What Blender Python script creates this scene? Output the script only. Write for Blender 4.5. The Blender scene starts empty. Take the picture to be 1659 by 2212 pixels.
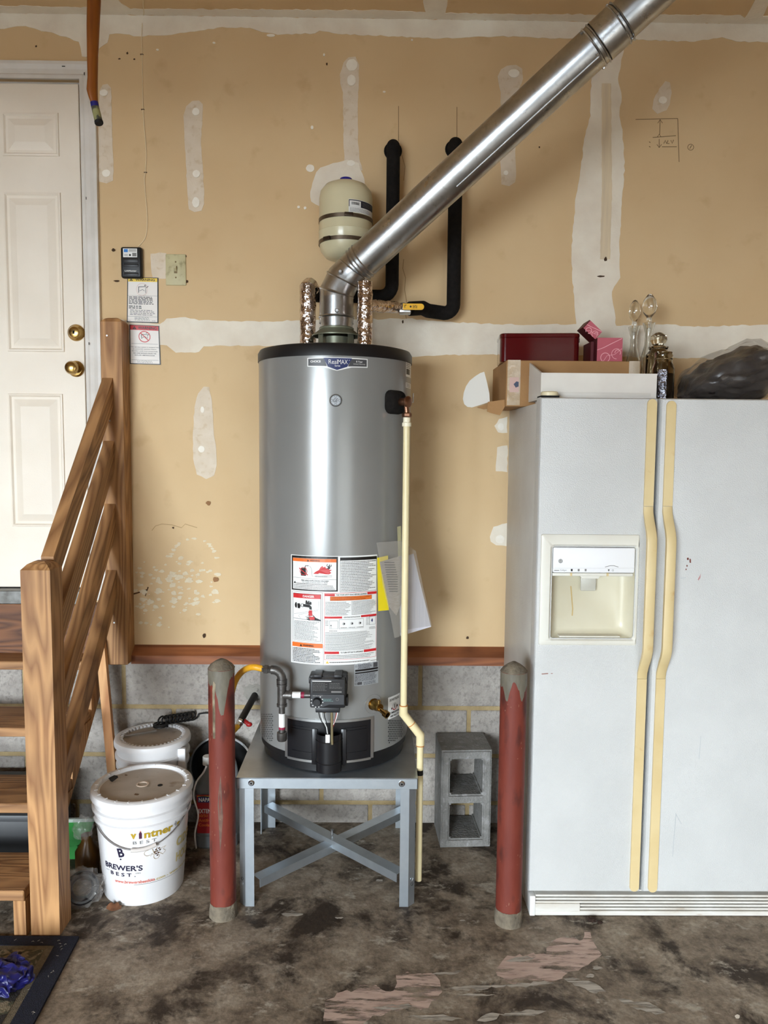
import bpy, bmesh, math, random
from mathutils import Vector, Matrix, noise
random.seed(7)
sc = bpy.context.scene
COL = sc.collection
# ------------------------------------------------------------------ camera
FPX, IW, IH = 1660.0, 1659, 2212
CAM = Vector((0.0, -3.1, 1.56))
PITCH, YAW, ROLL = math.radians(4.75), math.radians(0.6), math.radians(0.5)
FW = Vector((math.sin(YAW)*math.cos(PITCH), math.cos(YAW)*math.cos(PITCH), -math.sin(PITCH)))
R0 = Vector((math.cos(YAW), -math.sin(YAW), 0)); U0 = R0.cross(FW)
RT = R0*math.cos(ROLL) + U0*math.sin(ROLL); UP = U0*math.cos(ROLL) - R0*math.sin(ROLL)
cd = bpy.data.cameras.new('camera'); cam = bpy.data.objects.new('camera', cd); COL.objects.link(cam)
m = Matrix((RT, UP, -FW)).transposed().to_4x4(); m.translation = CAM
cam.matrix_world = m
cd.sensor_fit = 'VERTICAL'; cd.sensor_height = 36.0; cd.lens = 36.0*FPX/IH; cd.clip_start = 0.05
sc.camera = cam
# ------------------------------------------------------------------ sky and exposure
wd = bpy.data.worlds.new('overcast_sky'); sc.world = wd; wd.use_nodes = True
bg = wd.node_tree.nodes['Background']; bg.inputs[0].default_value = (0.82, 0.92, 1.0, 1); bg.inputs[1].default_value = 10.0
vs = sc.view_settings
vs.view_transform = 'Standard'; vs.look = 'None'; vs.gamma = 1.0; vs.use_curve_mapping = False; vs.exposure = 2.05
RX0, RX1, RY, RZ = -3.8, 3.5, -6.3, 3.205          # room: left, right, front wall, ceiling
DOORS = ((-3.55, -1.15, 2.25), (0.5, 2.9, 1.75)); GZ = 2.25      # two garage doors behind the camera: x range, height they stand open
for gn_, (g0_, g1_, gz_) in zip(('left', 'right'), DOORS):      # daylight sampling portals in the two openings, sky light only
    pl = bpy.data.lights.new('garage_opening_%s_offscreen' % gn_, 'AREA'); pl.shape = 'RECTANGLE'; pl.size = g1_-g0_; pl.size_y = gz_
    pl.cycles.is_portal = True
    po = bpy.data.objects.new('garage_opening_%s_offscreen' % gn_, pl); COL.objects.link(po)
    po.location = ((g0_+g1_)/2, RY-0.08, gz_/2); po.rotation_euler = (math.radians(90), 0, 0)


def at(px, py, X=None, Y=None, Z=None):
    """survey: the point seen at a photo pixel on a known plane of the room"""
    d = FW + RT*((px-IW/2)/FPX) - UP*((py-IH/2)/FPX)
    t = (Y-CAM.y)/d.y if Y is not None else (Z-CAM.z)/d.z if Z is not None else (X-CAM.x)/d.x
    return CAM + d*t

# ------------------------------------------------------------------ materials
def lin(c):
    out = []
    for v in c[:3]:
        v = v/255.0
        out.append(v/12.92 if v <= 0.04045 else ((v+0.055)/1.055)**2.4)
    return (*out, 1)
MATS = {}
def mat(name, c1, c2=None, rough=0.5, metal=0.0, scale=8.0, bump=0.0, bscale=60.0, stretch=(1, 1, 1), spec=0.5, coat=0.0,
        trans=0.0, ior=1.45, alpha=1.0, detail=4.0, lo=0.35, hi=0.65, c3=None, scale3=3.0, lo3=.55, hi3=.7, rot=(0, 0, 0), emis=None, rvar=0.0, distort=0.0):
    if name in MATS: return MATS[name]
    mt = bpy.data.materials.new(name); mt.use_nodes = True; MATS[name] = mt
    nt = mt.node_tree; b = nt.nodes['Principled BSDF']; N = nt.nodes.new; L = nt.links.new
    b.inputs['Roughness'].default_value = rough; b.inputs['Metallic'].default_value = metal
    b.inputs['Specular IOR Level'].default_value = spec; b.inputs['Coat Weight'].default_value = coat
    b.inputs['Coat Roughness'].default_value = 0.12
    b.inputs['Transmission Weight'].default_value = trans; b.inputs['IOR'].default_value = ior; b.inputs['Alpha'].default_value = alpha
    b.inputs['Base Color'].default_value = lin(c1)
    if emis: b.inputs['Emission Color'].default_value = lin(c1); b.inputs['Emission Strength'].default_value = emis
    if c2 or bump:
        tc = N('ShaderNodeTexCoord'); mp = N('ShaderNodeMapping'); L(tc.outputs['Object'], mp.inputs['Vector'])
        mp.inputs['Scale'].default_value = stretch; mp.inputs['Rotation'].default_value = rot
    if c2:
        n = N('ShaderNodeTexNoise'); n.inputs['Scale'].default_value = scale; n.inputs['Detail'].default_value = detail
        n.inputs['Distortion'].default_value = distort
        L(mp.outputs[0], n.inputs['Vector'])
        r = N('ShaderNodeValToRGB'); r.color_ramp.elements[0].position = lo; r.color_ramp.elements[1].position = hi
        r.color_ramp.elements[0].color = lin(c1); r.color_ramp.elements[1].color = lin(c2)
        L(n.outputs['Fac'], r.inputs[0]); out = r.outputs[0]
        if c3:
            n3 = N('ShaderNodeTexNoise'); n3.inputs['Scale'].default_value = scale3; n3.inputs['Detail'].default_value = 6
            L(mp.outputs[0], n3.inputs['Vector'])
            r3 = N('ShaderNodeMapRange'); r3.inputs['From Min'].default_value = lo3; r3.inputs['From Max'].default_value = hi3
            L(n3.outputs['Fac'], r3.inputs['Value'])
            mx = N('ShaderNodeMix'); mx.data_type = 'RGBA'; L(r3.outputs[0], mx.inputs['Factor']); L(out, mx.inputs[6]); mx.inputs[7].default_value = lin(c3)
            out = mx.outputs[2]
        L(out, b.inputs['Base Color'])
        if rvar:
            mr = N('ShaderNodeMapRange'); mr.inputs['To Min'].default_value = rough-rvar; mr.inputs['To Max'].default_value = rough+rvar
            L(n.outputs['Fac'], mr.inputs['Value']); L(mr.outputs[0], b.inputs['Roughness'])
    if bump:
        nb = N('ShaderNodeTexNoise'); nb.inputs['Scale'].default_value = bscale; nb.inputs['Detail'].default_value = 3
        L(mp.outputs[0], nb.inputs['Vector'])
        bp = N('ShaderNodeBump'); bp.inputs['Strength'].default_value = bump; bp.inputs['Distance'].default_value = 0.01
        L(nb.outputs['Fac'], bp.inputs['Height']); L(bp.outputs[0], b.inputs['Normal'])
    return mt

def wood(name, c1, c2, axis='Z', ring=26.0, slope=0.0, knot=None, rough=0.62):
    """boards: distorted growth rings stretched along the grain"""
    if name in MATS: return MATS[name]
    mt = bpy.data.materials.new(name); mt.use_nodes = True; MATS[name] = mt
    nt = mt.node_tree; b = nt.nodes['Principled BSDF']; N = nt.nodes.new; L = nt.links.new
    tc = N('ShaderNodeTexCoord'); mp = N('ShaderNodeMapping'); mp.vector_type = 'TEXTURE'
    L(tc.outputs['Object'], mp.inputs['Vector'])
    s = {'X': (9, 1, 1), 'Y': (1, 9, 1), 'Z': (1, 1, 9)}[axis]
    mp.inputs['Scale'].default_value = s; mp.inputs['Rotation'].default_value = (slope, 0, 0)
    n1 = N('ShaderNodeTexNoise'); n1.inputs['Scale'].default_value = 6; n1.inputs['Detail'].default_value = 2; L(mp.outputs[0], n1.inputs['Vector'])
    mul = N('ShaderNodeMath'); mul.operation = 'MULTIPLY'; mul.inputs[1].default_value = ring; L(n1.outputs['Fac'], mul.inputs[0])
    sn = N('ShaderNodeMath'); sn.operation = 'PINGPONG'; sn.inputs[1].default_value = 1.0; L(mul.outputs[0], sn.inputs[0])
    n2 = N('ShaderNodeTexNoise'); n2.inputs['Scale'].default_value = 90; n2.inputs['Detail'].default_value = 3; L(mp.outputs[0], n2.inputs['Vector'])
    ad = N('ShaderNodeMath'); ad.operation = 'MULTIPLY_ADD'; L(n2.outputs['Fac'], ad.inputs[0]); ad.inputs[1].default_value = 0.6
    L(sn.outputs[0], ad.inputs[2])
    r = N('ShaderNodeValToRGB'); e = r.color_ramp.elements
    e[0].position = 0.3; e[0].color = lin(c1); e[1].position = 1.35; e[1].color = lin(c2); e[1].position = 1.0
    sc_ = N('ShaderNodeMath'); sc_.operation = 'MULTIPLY'; sc_.inputs[1].default_value = 0.72; L(ad.outputs[0], sc_.inputs[0])
    L(sc_.outputs[0], r.inputs[0])
    n4 = N('ShaderNodeTexNoise'); n4.inputs['Scale'].default_value = 5; L(tc.outputs['Object'], n4.inputs['Vector'])
    hs = N('ShaderNodeHueSaturation'); mr = N('ShaderNodeMapRange'); mr.inputs['To Min'].default_value = 0.6; mr.inputs['To Max'].default_value = 1.35
    L(n4.outputs['Fac'], mr.inputs['Value']); L(mr.outputs[0], hs.inputs['Value']); L(r.outputs[0], hs.inputs['Color'])
    L(hs.outputs[0], b.inputs['Base Color'])
    b.inputs['Roughness'].default_value = rough
    bp = N('ShaderNodeBump'); bp.inputs['Strength'].default_value = 0.15; bp.inputs['Distance'].default_value = 0.004
    L(ad.outputs[0], bp.inputs['Height']); L(bp.outputs[0], b.inputs['Normal'])
    return mt

# ------------------------------------------------------------------ mesh helpers
ORG = {}
class MB:
    def __init__(s): s.bm = bmesh.new()
    def box(s, x0, x1, y0, y1, z0, z1, bev=0.0, seg=2, M=None):
        r = bmesh.ops.create_cube(s.bm, size=1.0)
        vs_ = r['verts']
        for v in vs_:
            v.co = Vector((x0+(v.co.x+.5)*(x1-x0), y0+(v.co.y+.5)*(y1-y0), z0+(v.co.z+.5)*(z1-z0)))
        if bev:
            es = list({e for v in vs_ for e in v.link_edges})
            r = bmesh.ops.bevel(s.bm, geom=es, offset=bev, segments=seg, profile=0.5, affect='EDGES')
            vs_ = list({v for v in vs_ if v.is_valid} | set(r['verts']))
        if M:
            for v in vs_: v.co = M @ v.co
        return s
    def hexa(s, p):
        """8 points: 4 of one end (ring order), 4 of the other"""
        v = [s.bm.verts.new(q) for q in p]
        for f in ((0, 3, 2, 1), (4, 5, 6, 7), (0, 1, 5, 4), (1, 2, 6, 5), (2, 3, 7, 6), (3, 0, 4, 7)):
            s.bm.faces.new([v[i] for i in f])
        return s
    def tube(s, pts, r, n=14, cap=True, flat=1.0):
        pts = [Vector(p) for p in pts]; k = len(pts)
        rs = r if isinstance(r, (list, tuple)) else [r]*k
        t0 = (pts[1]-pts[0]).normalized()
        a = t0.orthogonal().normalized(); rings = []
        for i, p in enumerate(pts):
            d1 = (pts[i]-pts[i-1]).normalized() if i else t0
            d2 = (pts[i+1]-pts[i]).normalized() if i < k-1 else d1
            t = (d1+d2)
            t = t.normalized() if t.length > 1e-6 else d1
            a = (a - t*a.dot(t)).normalized(); b = t.cross(a)
            w = 1.0/max(0.45, t.dot(d1))
            # stretch the mitre ring so the tube keeps its width
            mdir = (d2-d1)
            ring = []
            for j in range(n):
                an = 2*math.pi*j/n
                o = a*math.cos(an)*rs[i] + b*math.sin(an)*rs[i]*flat
                if mdir.length > 1e-4:
                    md = mdir - t*mdir.dot(t)
                    if md.length > 1e-6:
                        md.normalize(); o = o + md*o.dot(md)*(w-1)
                ring.append(s.bm.verts.new(p+o))
            rings.append(ring)
        for i in range(k-1):
            for j in range(n):
                s.bm.faces.new((rings[i][j], rings[i][(j+1) % n], rings[i+1][(j+1) % n], rings[i+1][j]))
        if cap:
            if rs[0] > 1e-5: s.bm.faces.new(rings[0][::-1])
            if rs[-1] > 1e-5: s.bm.faces.new(rings[-1])
        return s
    def lathe(s, prof, c=(0, 0, 0), axis=(0, 0, 1), n=40, cap=True, sq=(1, 1)):
        ax = Vector(axis).normalized(); c = Vector(c)
        a = ax.orthogonal().normalized() if abs(ax.z) < .99 else Vector((1, 0, 0))
        b = ax.cross(a); rings = []
        for r, h in prof:
            if r < 1e-6: rings.append([s.bm.verts.new(c+ax*h)]); continue
            rings.append([s.bm.verts.new(c+ax*h+a*math.cos(2*math.pi*j/n)*r*sq[0]+b*math.sin(2*math.pi*j/n)*r*sq[1]) for j in range(n)])
        for A, B in zip(rings, rings[1:]):
            for j in range(n):
                k = (j+1) % n
                if len(A) == 1 and len(B) == 1: continue
                if len(A) == 1: s.bm.faces.new((A[0], B[k], B[j]))
                elif len(B) == 1: s.bm.faces.new((A[j], A[k], B[0]))
                else: s.bm.faces.new((A[j], A[k], B[k], B[j]))
        if cap:
            if len(rings[0]) > 1: s.bm.faces.new(rings[0][::-1])
            if len(rings[-1]) > 1: s.bm.faces.new(rings[-1])
        return s
    def prism(s, pts, vec):
        vec = Vector(vec)
        A = [s.bm.verts.new(Vector(p)) for p in pts]; B = [s.bm.verts.new(Vector(p)+vec) for p in pts]
        n = len(A)
        s.bm.faces.new(A); s.bm.faces.new(B[::-1])
        for i in range(n): s.bm.faces.new((A[i], B[i], B[(i+1) % n], A[(i+1) % n]))
        return s
    def poly(s, pts):
        s.bm.faces.new([s.bm.verts.new(Vector(p)) for p in pts]); return s
    def grid(s, fn, nu, nv, close_u=False):
        V = [[s.bm.verts.new(fn(i/nu, j/nv)) for j in range(nv+1)] for i in range(nu if close_u else nu+1)]
        k = len(V)
        for i in range(nu):
            for j in range(nv):
                s.bm.faces.new((V[i][j], V[(i+1) % k][j], V[(i+1) % k][j+1], V[i][j+1]))
        return s
    def ico(s, c, r, sub=3, sc3=(1, 1, 1), amp=0.0, freq=6.0, seed=0.0):
        rr = bmesh.ops.create_icosphere(s.bm, subdivisions=sub, radius=1.0)
        c = Vector(c)
        for v in rr['verts']:
            d = v.co.copy()
            f = 1.0 + amp*noise.noise(d*freq+Vector((seed, seed*2, 0)))
            v.co = c+Vector((d.x*r*sc3[0]*f, d.y*r*sc3[1]*f, d.z*r*sc3[2]*f))
        return s
    def jitter(s, amp, freq, seed=0.0):
        for v in s.bm.verts:
            p = v.co*freq + Vector((seed, 0, 0))
            v.co += Vector((noise.noise(p), noise.noise(p+Vector((7, 0, 0))), noise.noise(p+Vector((0, 9, 0)))))*amp
        return s
    def rotz(s, c, a):
        M = Matrix.Translation(Vector(c)) @ Matrix.Rotation(a, 4, 'Z') @ Matrix.Translation(-Vector(c))
        for v in s.bm.verts: v.co = M @ v.co
        return s
    def xf(s, M):
        for v in s.bm.verts: v.co = M @ v.co
        return s
    def done(s, name, material, parent=None, smooth=35, org=None):
        bm = s.bm
        bmesh.ops.recalc_face_normals(bm, faces=bm.faces[:])
        if parent is not None: o = ORG[parent.name]
        elif org is not None: o = Vector(org)
        else:
            xs = [v.co.x for v in bm.verts]; ys = [v.co.y for v in bm.verts]; zs = [v.co.z for v in bm.verts]
            o = Vector(((min(xs)+max(xs))/2, (min(ys)+max(ys))/2, min(zs)))
        for v in bm.verts: v.co -= o
        me = bpy.data.meshes.new(name); bm.to_mesh(me); bm.free()
        if smooth:
            me.shade_smooth(); me.set_sharp_from_angle(angle=math.radians(smooth))
        ob = bpy.data.objects.new(name, me); COL.objects.link(ob); me.materials.append(material)
        if parent is not None: ob.parent = parent
        else: ob.location = o
        ORG[ob.name] = o
        return ob
def thing(name, label, cat, loc=(0, 0, 0), group=None):
    o = bpy.data.objects.new(name, None); COL.objects.link(o); o.location = loc; o.empty_display_size = 0.05
    ORG[o.name] = Vector(loc); return tag(o, label, cat, group)
def tag(o, label, cat, group=None):
    o['label'] = label; o['category'] = cat
    if group: o['group'] = group
    return o
def struct(o): o['kind'] = 'structure'; return o
def stuff(o): o['kind'] = 'stuff'; return o
def lab(o, t): o['label'] = t; return o

_T = {}
def text2d(body, bold=0.0, space=1.0, shear=0.0):
    k = (body, bold, space, shear)
    if k in _T: return _T[k]
    cu = bpy.data.curves.new('lettering', 'FONT'); cu.body = body; cu.size = 1; cu.offset = bold; cu.space_character = space; cu.shear = shear
    cu.resolution_u = 3; cu.dimensions = '2D'; cu.fill_mode = 'BOTH'
    ob = bpy.data.objects.new('lettering', cu)
    me = bpy.data.meshes.new_from_object(ob)
    V = [(v.co.x, v.co.y) for v in me.vertices]; P = [list(p.vertices) for p in me.polygons]
    bpy.data.objects.remove(ob); bpy.data.curves.remove(cu); bpy.data.meshes.remove(me)
    x0 = min(v[0] for v in V); x1 = max(v[0] for v in V); y0 = min(v[1] for v in V); y1 = max(v[1] for v in V)
    V = [((x-x0)/(x1-x0)-.5, (y-y0)/(y1-y0)-.5) for x, y in V]
    _T[k] = (V, P); return _T[k]

class Decal:
    """flat print laid on a surface: fn(u, v, lift) gives the point on it"""
    def __init__(s, fn, step=0.02): s.fn = fn; s.b = {}; s.step = step
    def g(s, k):
        if k not in s.b: s.b[k] = MB()
        return s.b[k].bm
    def rect(s, k, u0, v0, u1, v1, l=1):
        bm = s.g(k); n = max(1, int(abs(u1-u0)/s.step)+1)
        A = [bm.verts.new(s.fn(u0+(u1-u0)*i/n, v0, l)) for i in range(n+1)]; B = [bm.verts.new(s.fn(u0+(u1-u0)*i/n, v1, l)) for i in range(n+1)]
        for i in range(n): bm.faces.new((A[i], A[i+1], B[i+1], B[i]))
    def frame(s, k, u0, v0, u1, v1, w, l=1):
        s.rect(k, u0, v0, u1, v0+w, l); s.rect(k, u0, v1-w, u1, v1, l); s.rect(k, u0, v0+w, u0+w, v1-w, l); s.rect(k, u1-w, v0+w, u1, v1-w, l)
    def poly(s, k, pts, l=2):
        bm = s.g(k); bm.faces.new([bm.verts.new(s.fn(u, v, l)) for u, v in pts])
    def disc(s, k, u, v, r, l=2, n=16, sv=1.0): s.poly(k, [(u+r*math.cos(2*math.pi*i/n), v+r*sv*math.sin(2*math.pi*i/n)) for i in range(n)], l)
    def ring(s, k, u, v, r, w, l=2, n=24, a0=0, a1=360):
        bm = s.g(k); A = []; B = []
        for i in range(n+1):
            a = math.radians(a0+(a1-a0)*i/n)
            A.append(bm.verts.new(s.fn(u+r*math.cos(a), v+r*math.sin(a), l))); B.append(bm.verts.new(s.fn(u+(r-w)*math.cos(a), v+(r-w)*math.sin(a), l)))
        for i in range(n): bm.faces.new((A[i], A[i+1], B[i+1], B[i]))
    def band(s, k, top, bot, l=2):
        """area between two polylines over u, cut into strips so it follows the curve"""
        def ev(P, u):
            for (a, c), (b_, d) in zip(P, P[1:]):
                if u <= b_ or (b_, d) == P[-1]: return c+(d-c)*(u-a)/((b_-a) or 1)
        us = sorted({p[0] for p in top} | {p[0] for p in bot}); q = []
        for a, b_ in zip(us, us[1:]):
            n = max(1, int((b_-a)/s.step*2)+1); q += [a+(b_-a)*i/n for i in range(n)]
        q.append(us[-1]); bm = s.g(k)
        A = [bm.verts.new(s.fn(u, ev(top, u), l)) for u in q]; B = [bm.verts.new(s.fn(u, ev(bot, u), l)) for u in q]
        for i in range(len(q)-1): bm.faces.new((A[i], A[i+1], B[i+1], B[i]))
    def line(s, k, pts, w, l=2):
        if s.step < .1:
            fine = [pts[0]]
            for a, b in zip(pts, pts[1:]):
                n = max(1, int(math.hypot(b[0]-a[0], b[1]-a[1])/s.step)+1) if math.hypot(b[0]-a[0], b[1]-a[1]) < 2 else 1
                fine += [(a[0]+(b[0]-a[0])*i/n, a[1]+(b[1]-a[1])*i/n) for i in range(1, n+1)]
            pts = fine
        bm = s.g(k); A = []; B = []
        for i, (u, v) in enumerate(pts):
            a = pts[max(0, i-1)]; b = pts[min(len(pts)-1, i+1)]
            dx, dy = b[0]-a[0], b[1]-a[1]; q = math.hypot(dx, dy) or 1
            nx, ny = -dy/q*w/2, dx/q*w/2
            A.append(bm.verts.new(s.fn(u+nx, v+ny, l))); B.append(bm.verts.new(s.fn(u-nx, v-ny, l)))
        for i in range(len(pts)-1): bm.faces.new((A[i], A[i+1], B[i+1], B[i]))
    def text(s, k, body, u, v, w, h, l=3, bold=0.0, space=1.0, rot=0.0, shear=0.0):
        V, P = text2d(body, bold, space, shear); bm = s.g(k); c, sn = math.cos(rot), math.sin(rot)
        q = []
        for x, y in V:
            x *= w; y *= h; q.append(bm.verts.new(s.fn(u+x*c-y*sn, v+x*sn+y*c, l)))
        for p in P:
            try: bm.faces.new([q[i] for i in p])
            except ValueError: pass
    def prints(s, k, u0, v0, u1, v1, n, l=2, fill=0.5, word=0.006, ragged=0.25):
        """rows of fine print too small to read: one dash per word"""
        h = (v1-v0)/n
        for i in range(n):
            y = v1-(i+.5)*h; x = u0; e = u1-(u1-u0)*random.random()*ragged
            while x < e:
                w = word*random.uniform(.4, 1.4); w = min(w, e-x)
                s.rect(k, x, y-h*fill/2, x+w, y+h*fill/2, l); x += w+word*.22
    def build(s, parent, names):
        out = {}
        for k, mb in s.b.items():
            name, mt = names[k]
            if not mb.bm.verts: continue
            ob = stuff(mb.done(name, mt, parent, smooth=0)); out[k] = ob
        return out

def cyl_hit(px, py, cx, cy, R):
    d = FW + RT*((px-IW/2)/FPX) - UP*((py-IH/2)/FPX)
    ox, oy = CAM.x-cx, CAM.y-cy
    A = d.x*d.x+d.y*d.y; B = 2*(ox*d.x+oy*d.y); Cc = ox*ox+oy*oy-R*R
    t = (-B-math.sqrt(max(0, B*B-4*A*Cc)))/(2*A)
    p = CAM+d*t
    return math.atan2(p.x-cx, -(p.y-cy)), p.z

def blob(px, py, rx, ry, n=14, jit=0.18, seed=0):
    rnd = random.Random(seed*977+int(px)*31+int(py))
    return [(px+rx*math.cos(2*math.pi*i/n)*(1+rnd.uniform(-jit, jit)), py+ry*math.sin(2*math.pi*i/n)*(1+rnd.uniform(-jit, jit))) for i in range(n)]
def rough_edge(pts, step=9.0, amp=1.6, seed=1):
    rnd = random.Random(seed); out = []
    n = len(pts)
    for i in range(n):
        a, b = pts[i], pts[(i+1) % n]; d = math.hypot(b[0]-a[0], b[1]-a[1]); k = max(1, int(d/step))
        for j in range(k):
            t = j/k; q = amp if j else 0
            out.append((a[0]+(b[0]-a[0])*t+rnd.uniform(-q, q), a[1]+(b[1]-a[1])*t+rnd.uniform(-q, q)))
    return out
#@@STRUCT
# ------------------------------------------------------------------ palette
def floor_mat():
    """old garage slab: pale worn cement, brown oil stains, fine grit"""
    mt = bpy.data.materials.new('stained_concrete'); mt.use_nodes = True; nt = mt.node_tree; b = nt.nodes['Principled BSDF']; N = nt.nodes.new; L = nt.links.new
    tc = N('ShaderNodeTexCoord')
    def ns(scale, detail=8, rough=.6, dist=0.0, sc3=(1, 1, 1), off=(0, 0, 0)):
        mp = N('ShaderNodeMapping'); mp.inputs['Scale'].default_value = sc3; mp.inputs['Location'].default_value = off; L(tc.outputs['Object'], mp.inputs['Vector'])
        n = N('ShaderNodeTexNoise'); n.inputs['Scale'].default_value = scale; n.inputs['Detail'].default_value = detail; n.inputs['Roughness'].default_value = rough; n.inputs['Distortion'].default_value = dist
        L(mp.outputs[0], n.inputs['Vector']); return n.outputs['Fac']
    def ramp(f, *st):
        r = N('ShaderNodeValToRGB'); e = r.color_ramp.elements
        while len(e) < len(st): e.new(.5)
        for q, (p, c) in zip(e, st): q.position = p; q.color = lin(c)
        L(f, r.inputs[0]); return r.outputs[0]
    def mix(fac, a, c, mode='MIX'):
        m = N('ShaderNodeMix'); m.data_type = 'RGBA'; m.blend_type = mode
        if isinstance(fac, float): m.inputs['Factor'].default_value = fac
        else: L(fac, m.inputs['Factor'])
        for i, v in ((6, a), (7, c)):
            if isinstance(v, tuple): m.inputs[i].default_value = v
            else: L(v, m.inputs[i])
        return m.outputs[2]
    def rng(f, lo, hi):
        m = N('ShaderNodeMapRange'); m.inputs['From Min'].default_value = lo; m.inputs['From Max'].default_value = hi; L(f, m.inputs['Value']); return m.outputs[0]
    base = ramp(ns(7, 12, .72, .15), (.34, (96, 82, 68)), (.5, (152, 137, 119)), (.66, (184, 171, 153)))
    base = mix(rng(ns(4.5, 10, .68, .3, off=(3, 1, 0)), .5, .6), base, lin((66, 54, 43)))
    base = mix(rng(ns(8, 10, .72, .2, (1, 1.7, 1), (7, 2, 0)), .57, .64), base, lin((186, 176, 160)))
    base = mix(.55, base, ramp(ns(60, 6, .7), (.3, (90, 90, 90)), (.7, (200, 200, 200))), 'OVERLAY')
    L(base, b.inputs['Base Color']); b.inputs['Roughness'].default_value = .68; b.inputs['Specular IOR Level'].default_value = .35
    bp = N('ShaderNodeBump'); bp.inputs['Strength'].default_value = .25; bp.inputs['Distance'].default_value = .006; L(ns(70, 6), bp.inputs['Height']); L(bp.outputs[0], b.inputs['Normal'])
    return mt
PAPER = mat('drywall_paper', (212, 182, 140), (218, 190, 149), rough=.85, scale=2.2, bump=.05, bscale=300, spec=.2, c3=(196, 164, 122), scale3=9, lo3=.6, hi3=.85)
SIDEW = mat('darkened_unseen_walls', (128, 104, 78), (112, 90, 66), rough=.85, scale=3)  # unseen walls, coloured dark to cut bounced light
MUD = mat('joint_compound', (238, 229, 212), (228, 216, 198), rough=.8, scale=9, bump=.12, bscale=120, spec=.2, c3=(242, 235, 220), scale3=4)
MUDT = mat('thin_joint_compound', (218, 202, 180), (226, 212, 193), rough=.85, scale=22, bump=.1, bscale=160, spec=.2, lo=.3, hi=.7, c3=(210, 190, 162), scale3=40)
MUDW = mat('white_joint_compound', (246, 240, 228), (240, 232, 218), rough=.75, scale=30, bump=.12, bscale=150, spec=.25)
CONC = floor_mat()
BLOCK = mat('concrete_block_face', (154, 147, 140), (172, 165, 157), rough=.92, scale=14, bump=.7, bscale=110, spec=.2, c3=(128, 122, 116), scale3=80, lo3=.5, hi3=.8)
MORTAR = mat('tan_mortar', (156, 136, 100), (172, 152, 114), rough=.95, scale=20, bump=.4, bscale=120, spec=.15)
WHITEP = mat('white_trim_paint', (226, 222, 216), (212, 206, 198), rough=.4, scale=7, bump=.04, bscale=60, spec=.5)
DOORP = mat('almond_door_paint', (238, 228, 213), (233, 222, 206), rough=.42, scale=5, bump=.05, bscale=220, spec=.45)
BLACK = mat('black_rubber', (16, 16, 17), rough=.7)
DARK = mat('dark_gap', (14, 12, 11), rough=.9)
BRASS = mat('polished_brass', (178, 146, 88), rough=.22, metal=1)
STEEL = mat('bright_steel', (196, 198, 200), rough=.28, metal=1)
PINE = wood('treated_pine_post', (180, 134, 86), (134, 90, 51), 'Z', ring=44)
PINEW = PINE
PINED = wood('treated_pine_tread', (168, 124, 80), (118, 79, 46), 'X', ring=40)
PINER = wood('treated_pine_rail', (168, 124, 80), (118, 79, 46), 'Y', ring=36, slope=math.radians(47))
PINEH = PINER
PINEX = wood('red_pine_trim', (150, 90, 52), (108, 58, 30), 'X', ring=24)
# ------------------------------------------------------------------ room shell
DX0, DX1, DZ0, DZ1 = -2.07, -1.155, 0.985, 2.955       # door slab
ZT = 0.694                                              # top of the block foundation
b = MB()
b.box(DX1+.0, RX1, 0, .12, ZT, RZ).box(RX0, DX0, 0, .12, ZT, RZ).box(DX0, DX1, 0, .12, DZ1+.012, RZ).box(DX0, DX1, 0, .12, ZT, DZ0-.06)
wall = struct(b.done('wall_back', PAPER, smooth=0, org=(0, 0, 0)))
b = MB().box(RX0, RX1, -.001, .22, -.12, ZT)
fnd = struct(b.done('wall_foundation', MORTAR, smooth=0, org=(0, 0, 0)))
floor = struct(MB().box(RX0, RX1, RY-.1, .2, -.12, 0).done('floor', CONC, smooth=0, org=(0, 0, 0)))
drive = struct(MB().box(-14, 14, RY-16, RY-.1, -.14, -.02).done('floor_driveway', mat('driveway_asphalt', (84, 84, 84), (70, 70, 70), rough=.9, scale=3), smooth=0, org=(0, 0, 0)))
ceil = struct(MB().box(RX0, RX1, RY, .12, RZ, RZ+.1).done('ceiling', PAPER, smooth=0, org=(0, 0, 0)))
struct(MB().box(RX0-.12, RX0, RY, .12, -.1, RZ).done('wall_left', SIDEW, smooth=0, org=(0, 0, 0)))
struct(MB().box(RX1, RX1+.12, RY, .12, -.1, RZ).done('wall_right', SIDEW, smooth=0, org=(0, 0, 0)))
b = MB(); xs_ = [RX0]+[v for g in DOORS for v in g[:2]]+[RX1]
for i in (0, 2, 4): b.box(xs_[i], xs_[i+1], RY-.12, RY, -.1, RZ)
for g in DOORS: b.box(g[0], g[1], RY-.12, RY, GZ, RZ)
struct(b.done('wall_front', SIDEW, smooth=0, org=(0, 0, 0)))
for k, g in enumerate(DOORS):                       # raised sectional doors under the ceiling, unseen, added to dim the upper wall
    dk = None
    if g[2] < GZ: struct(MB().box(g[0], g[1], RY-.06, RY-.02, g[2], GZ, bev=.006).done('door_4', mat('white_door_steel', (206, 204, 198), rough=.5), smooth=30, org=(0, 0, 0)))  # lowered part of the right door, added to darken the upper right wall
    for i in range(4):
        p_ = MB().box(g[0]+.03, g[1]-.03, RY+.25+i*.56, RY+.8+i*.56, GZ+.2, GZ+.24, bev=.006)
        if dk is None: dk = struct(p_.done('door_%d' % (k+2), mat('white_door_steel', (206, 204, 198), rough=.5), smooth=30, org=(0, 0, 0)))
        else: p_.done('door_section', MATS['white_door_steel'], dk)
struct(MB().box(.6, 10, RY-6.4, RY-6.0, -.1, 4.4).done('wall_light_blocker', mat('light_blocker_grey', (126, 122, 116), (116, 112, 106), rough=.8, scale=2), smooth=0, org=(0, 0, 0)))  # unseen wall added outside to cut light through the right opening
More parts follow.
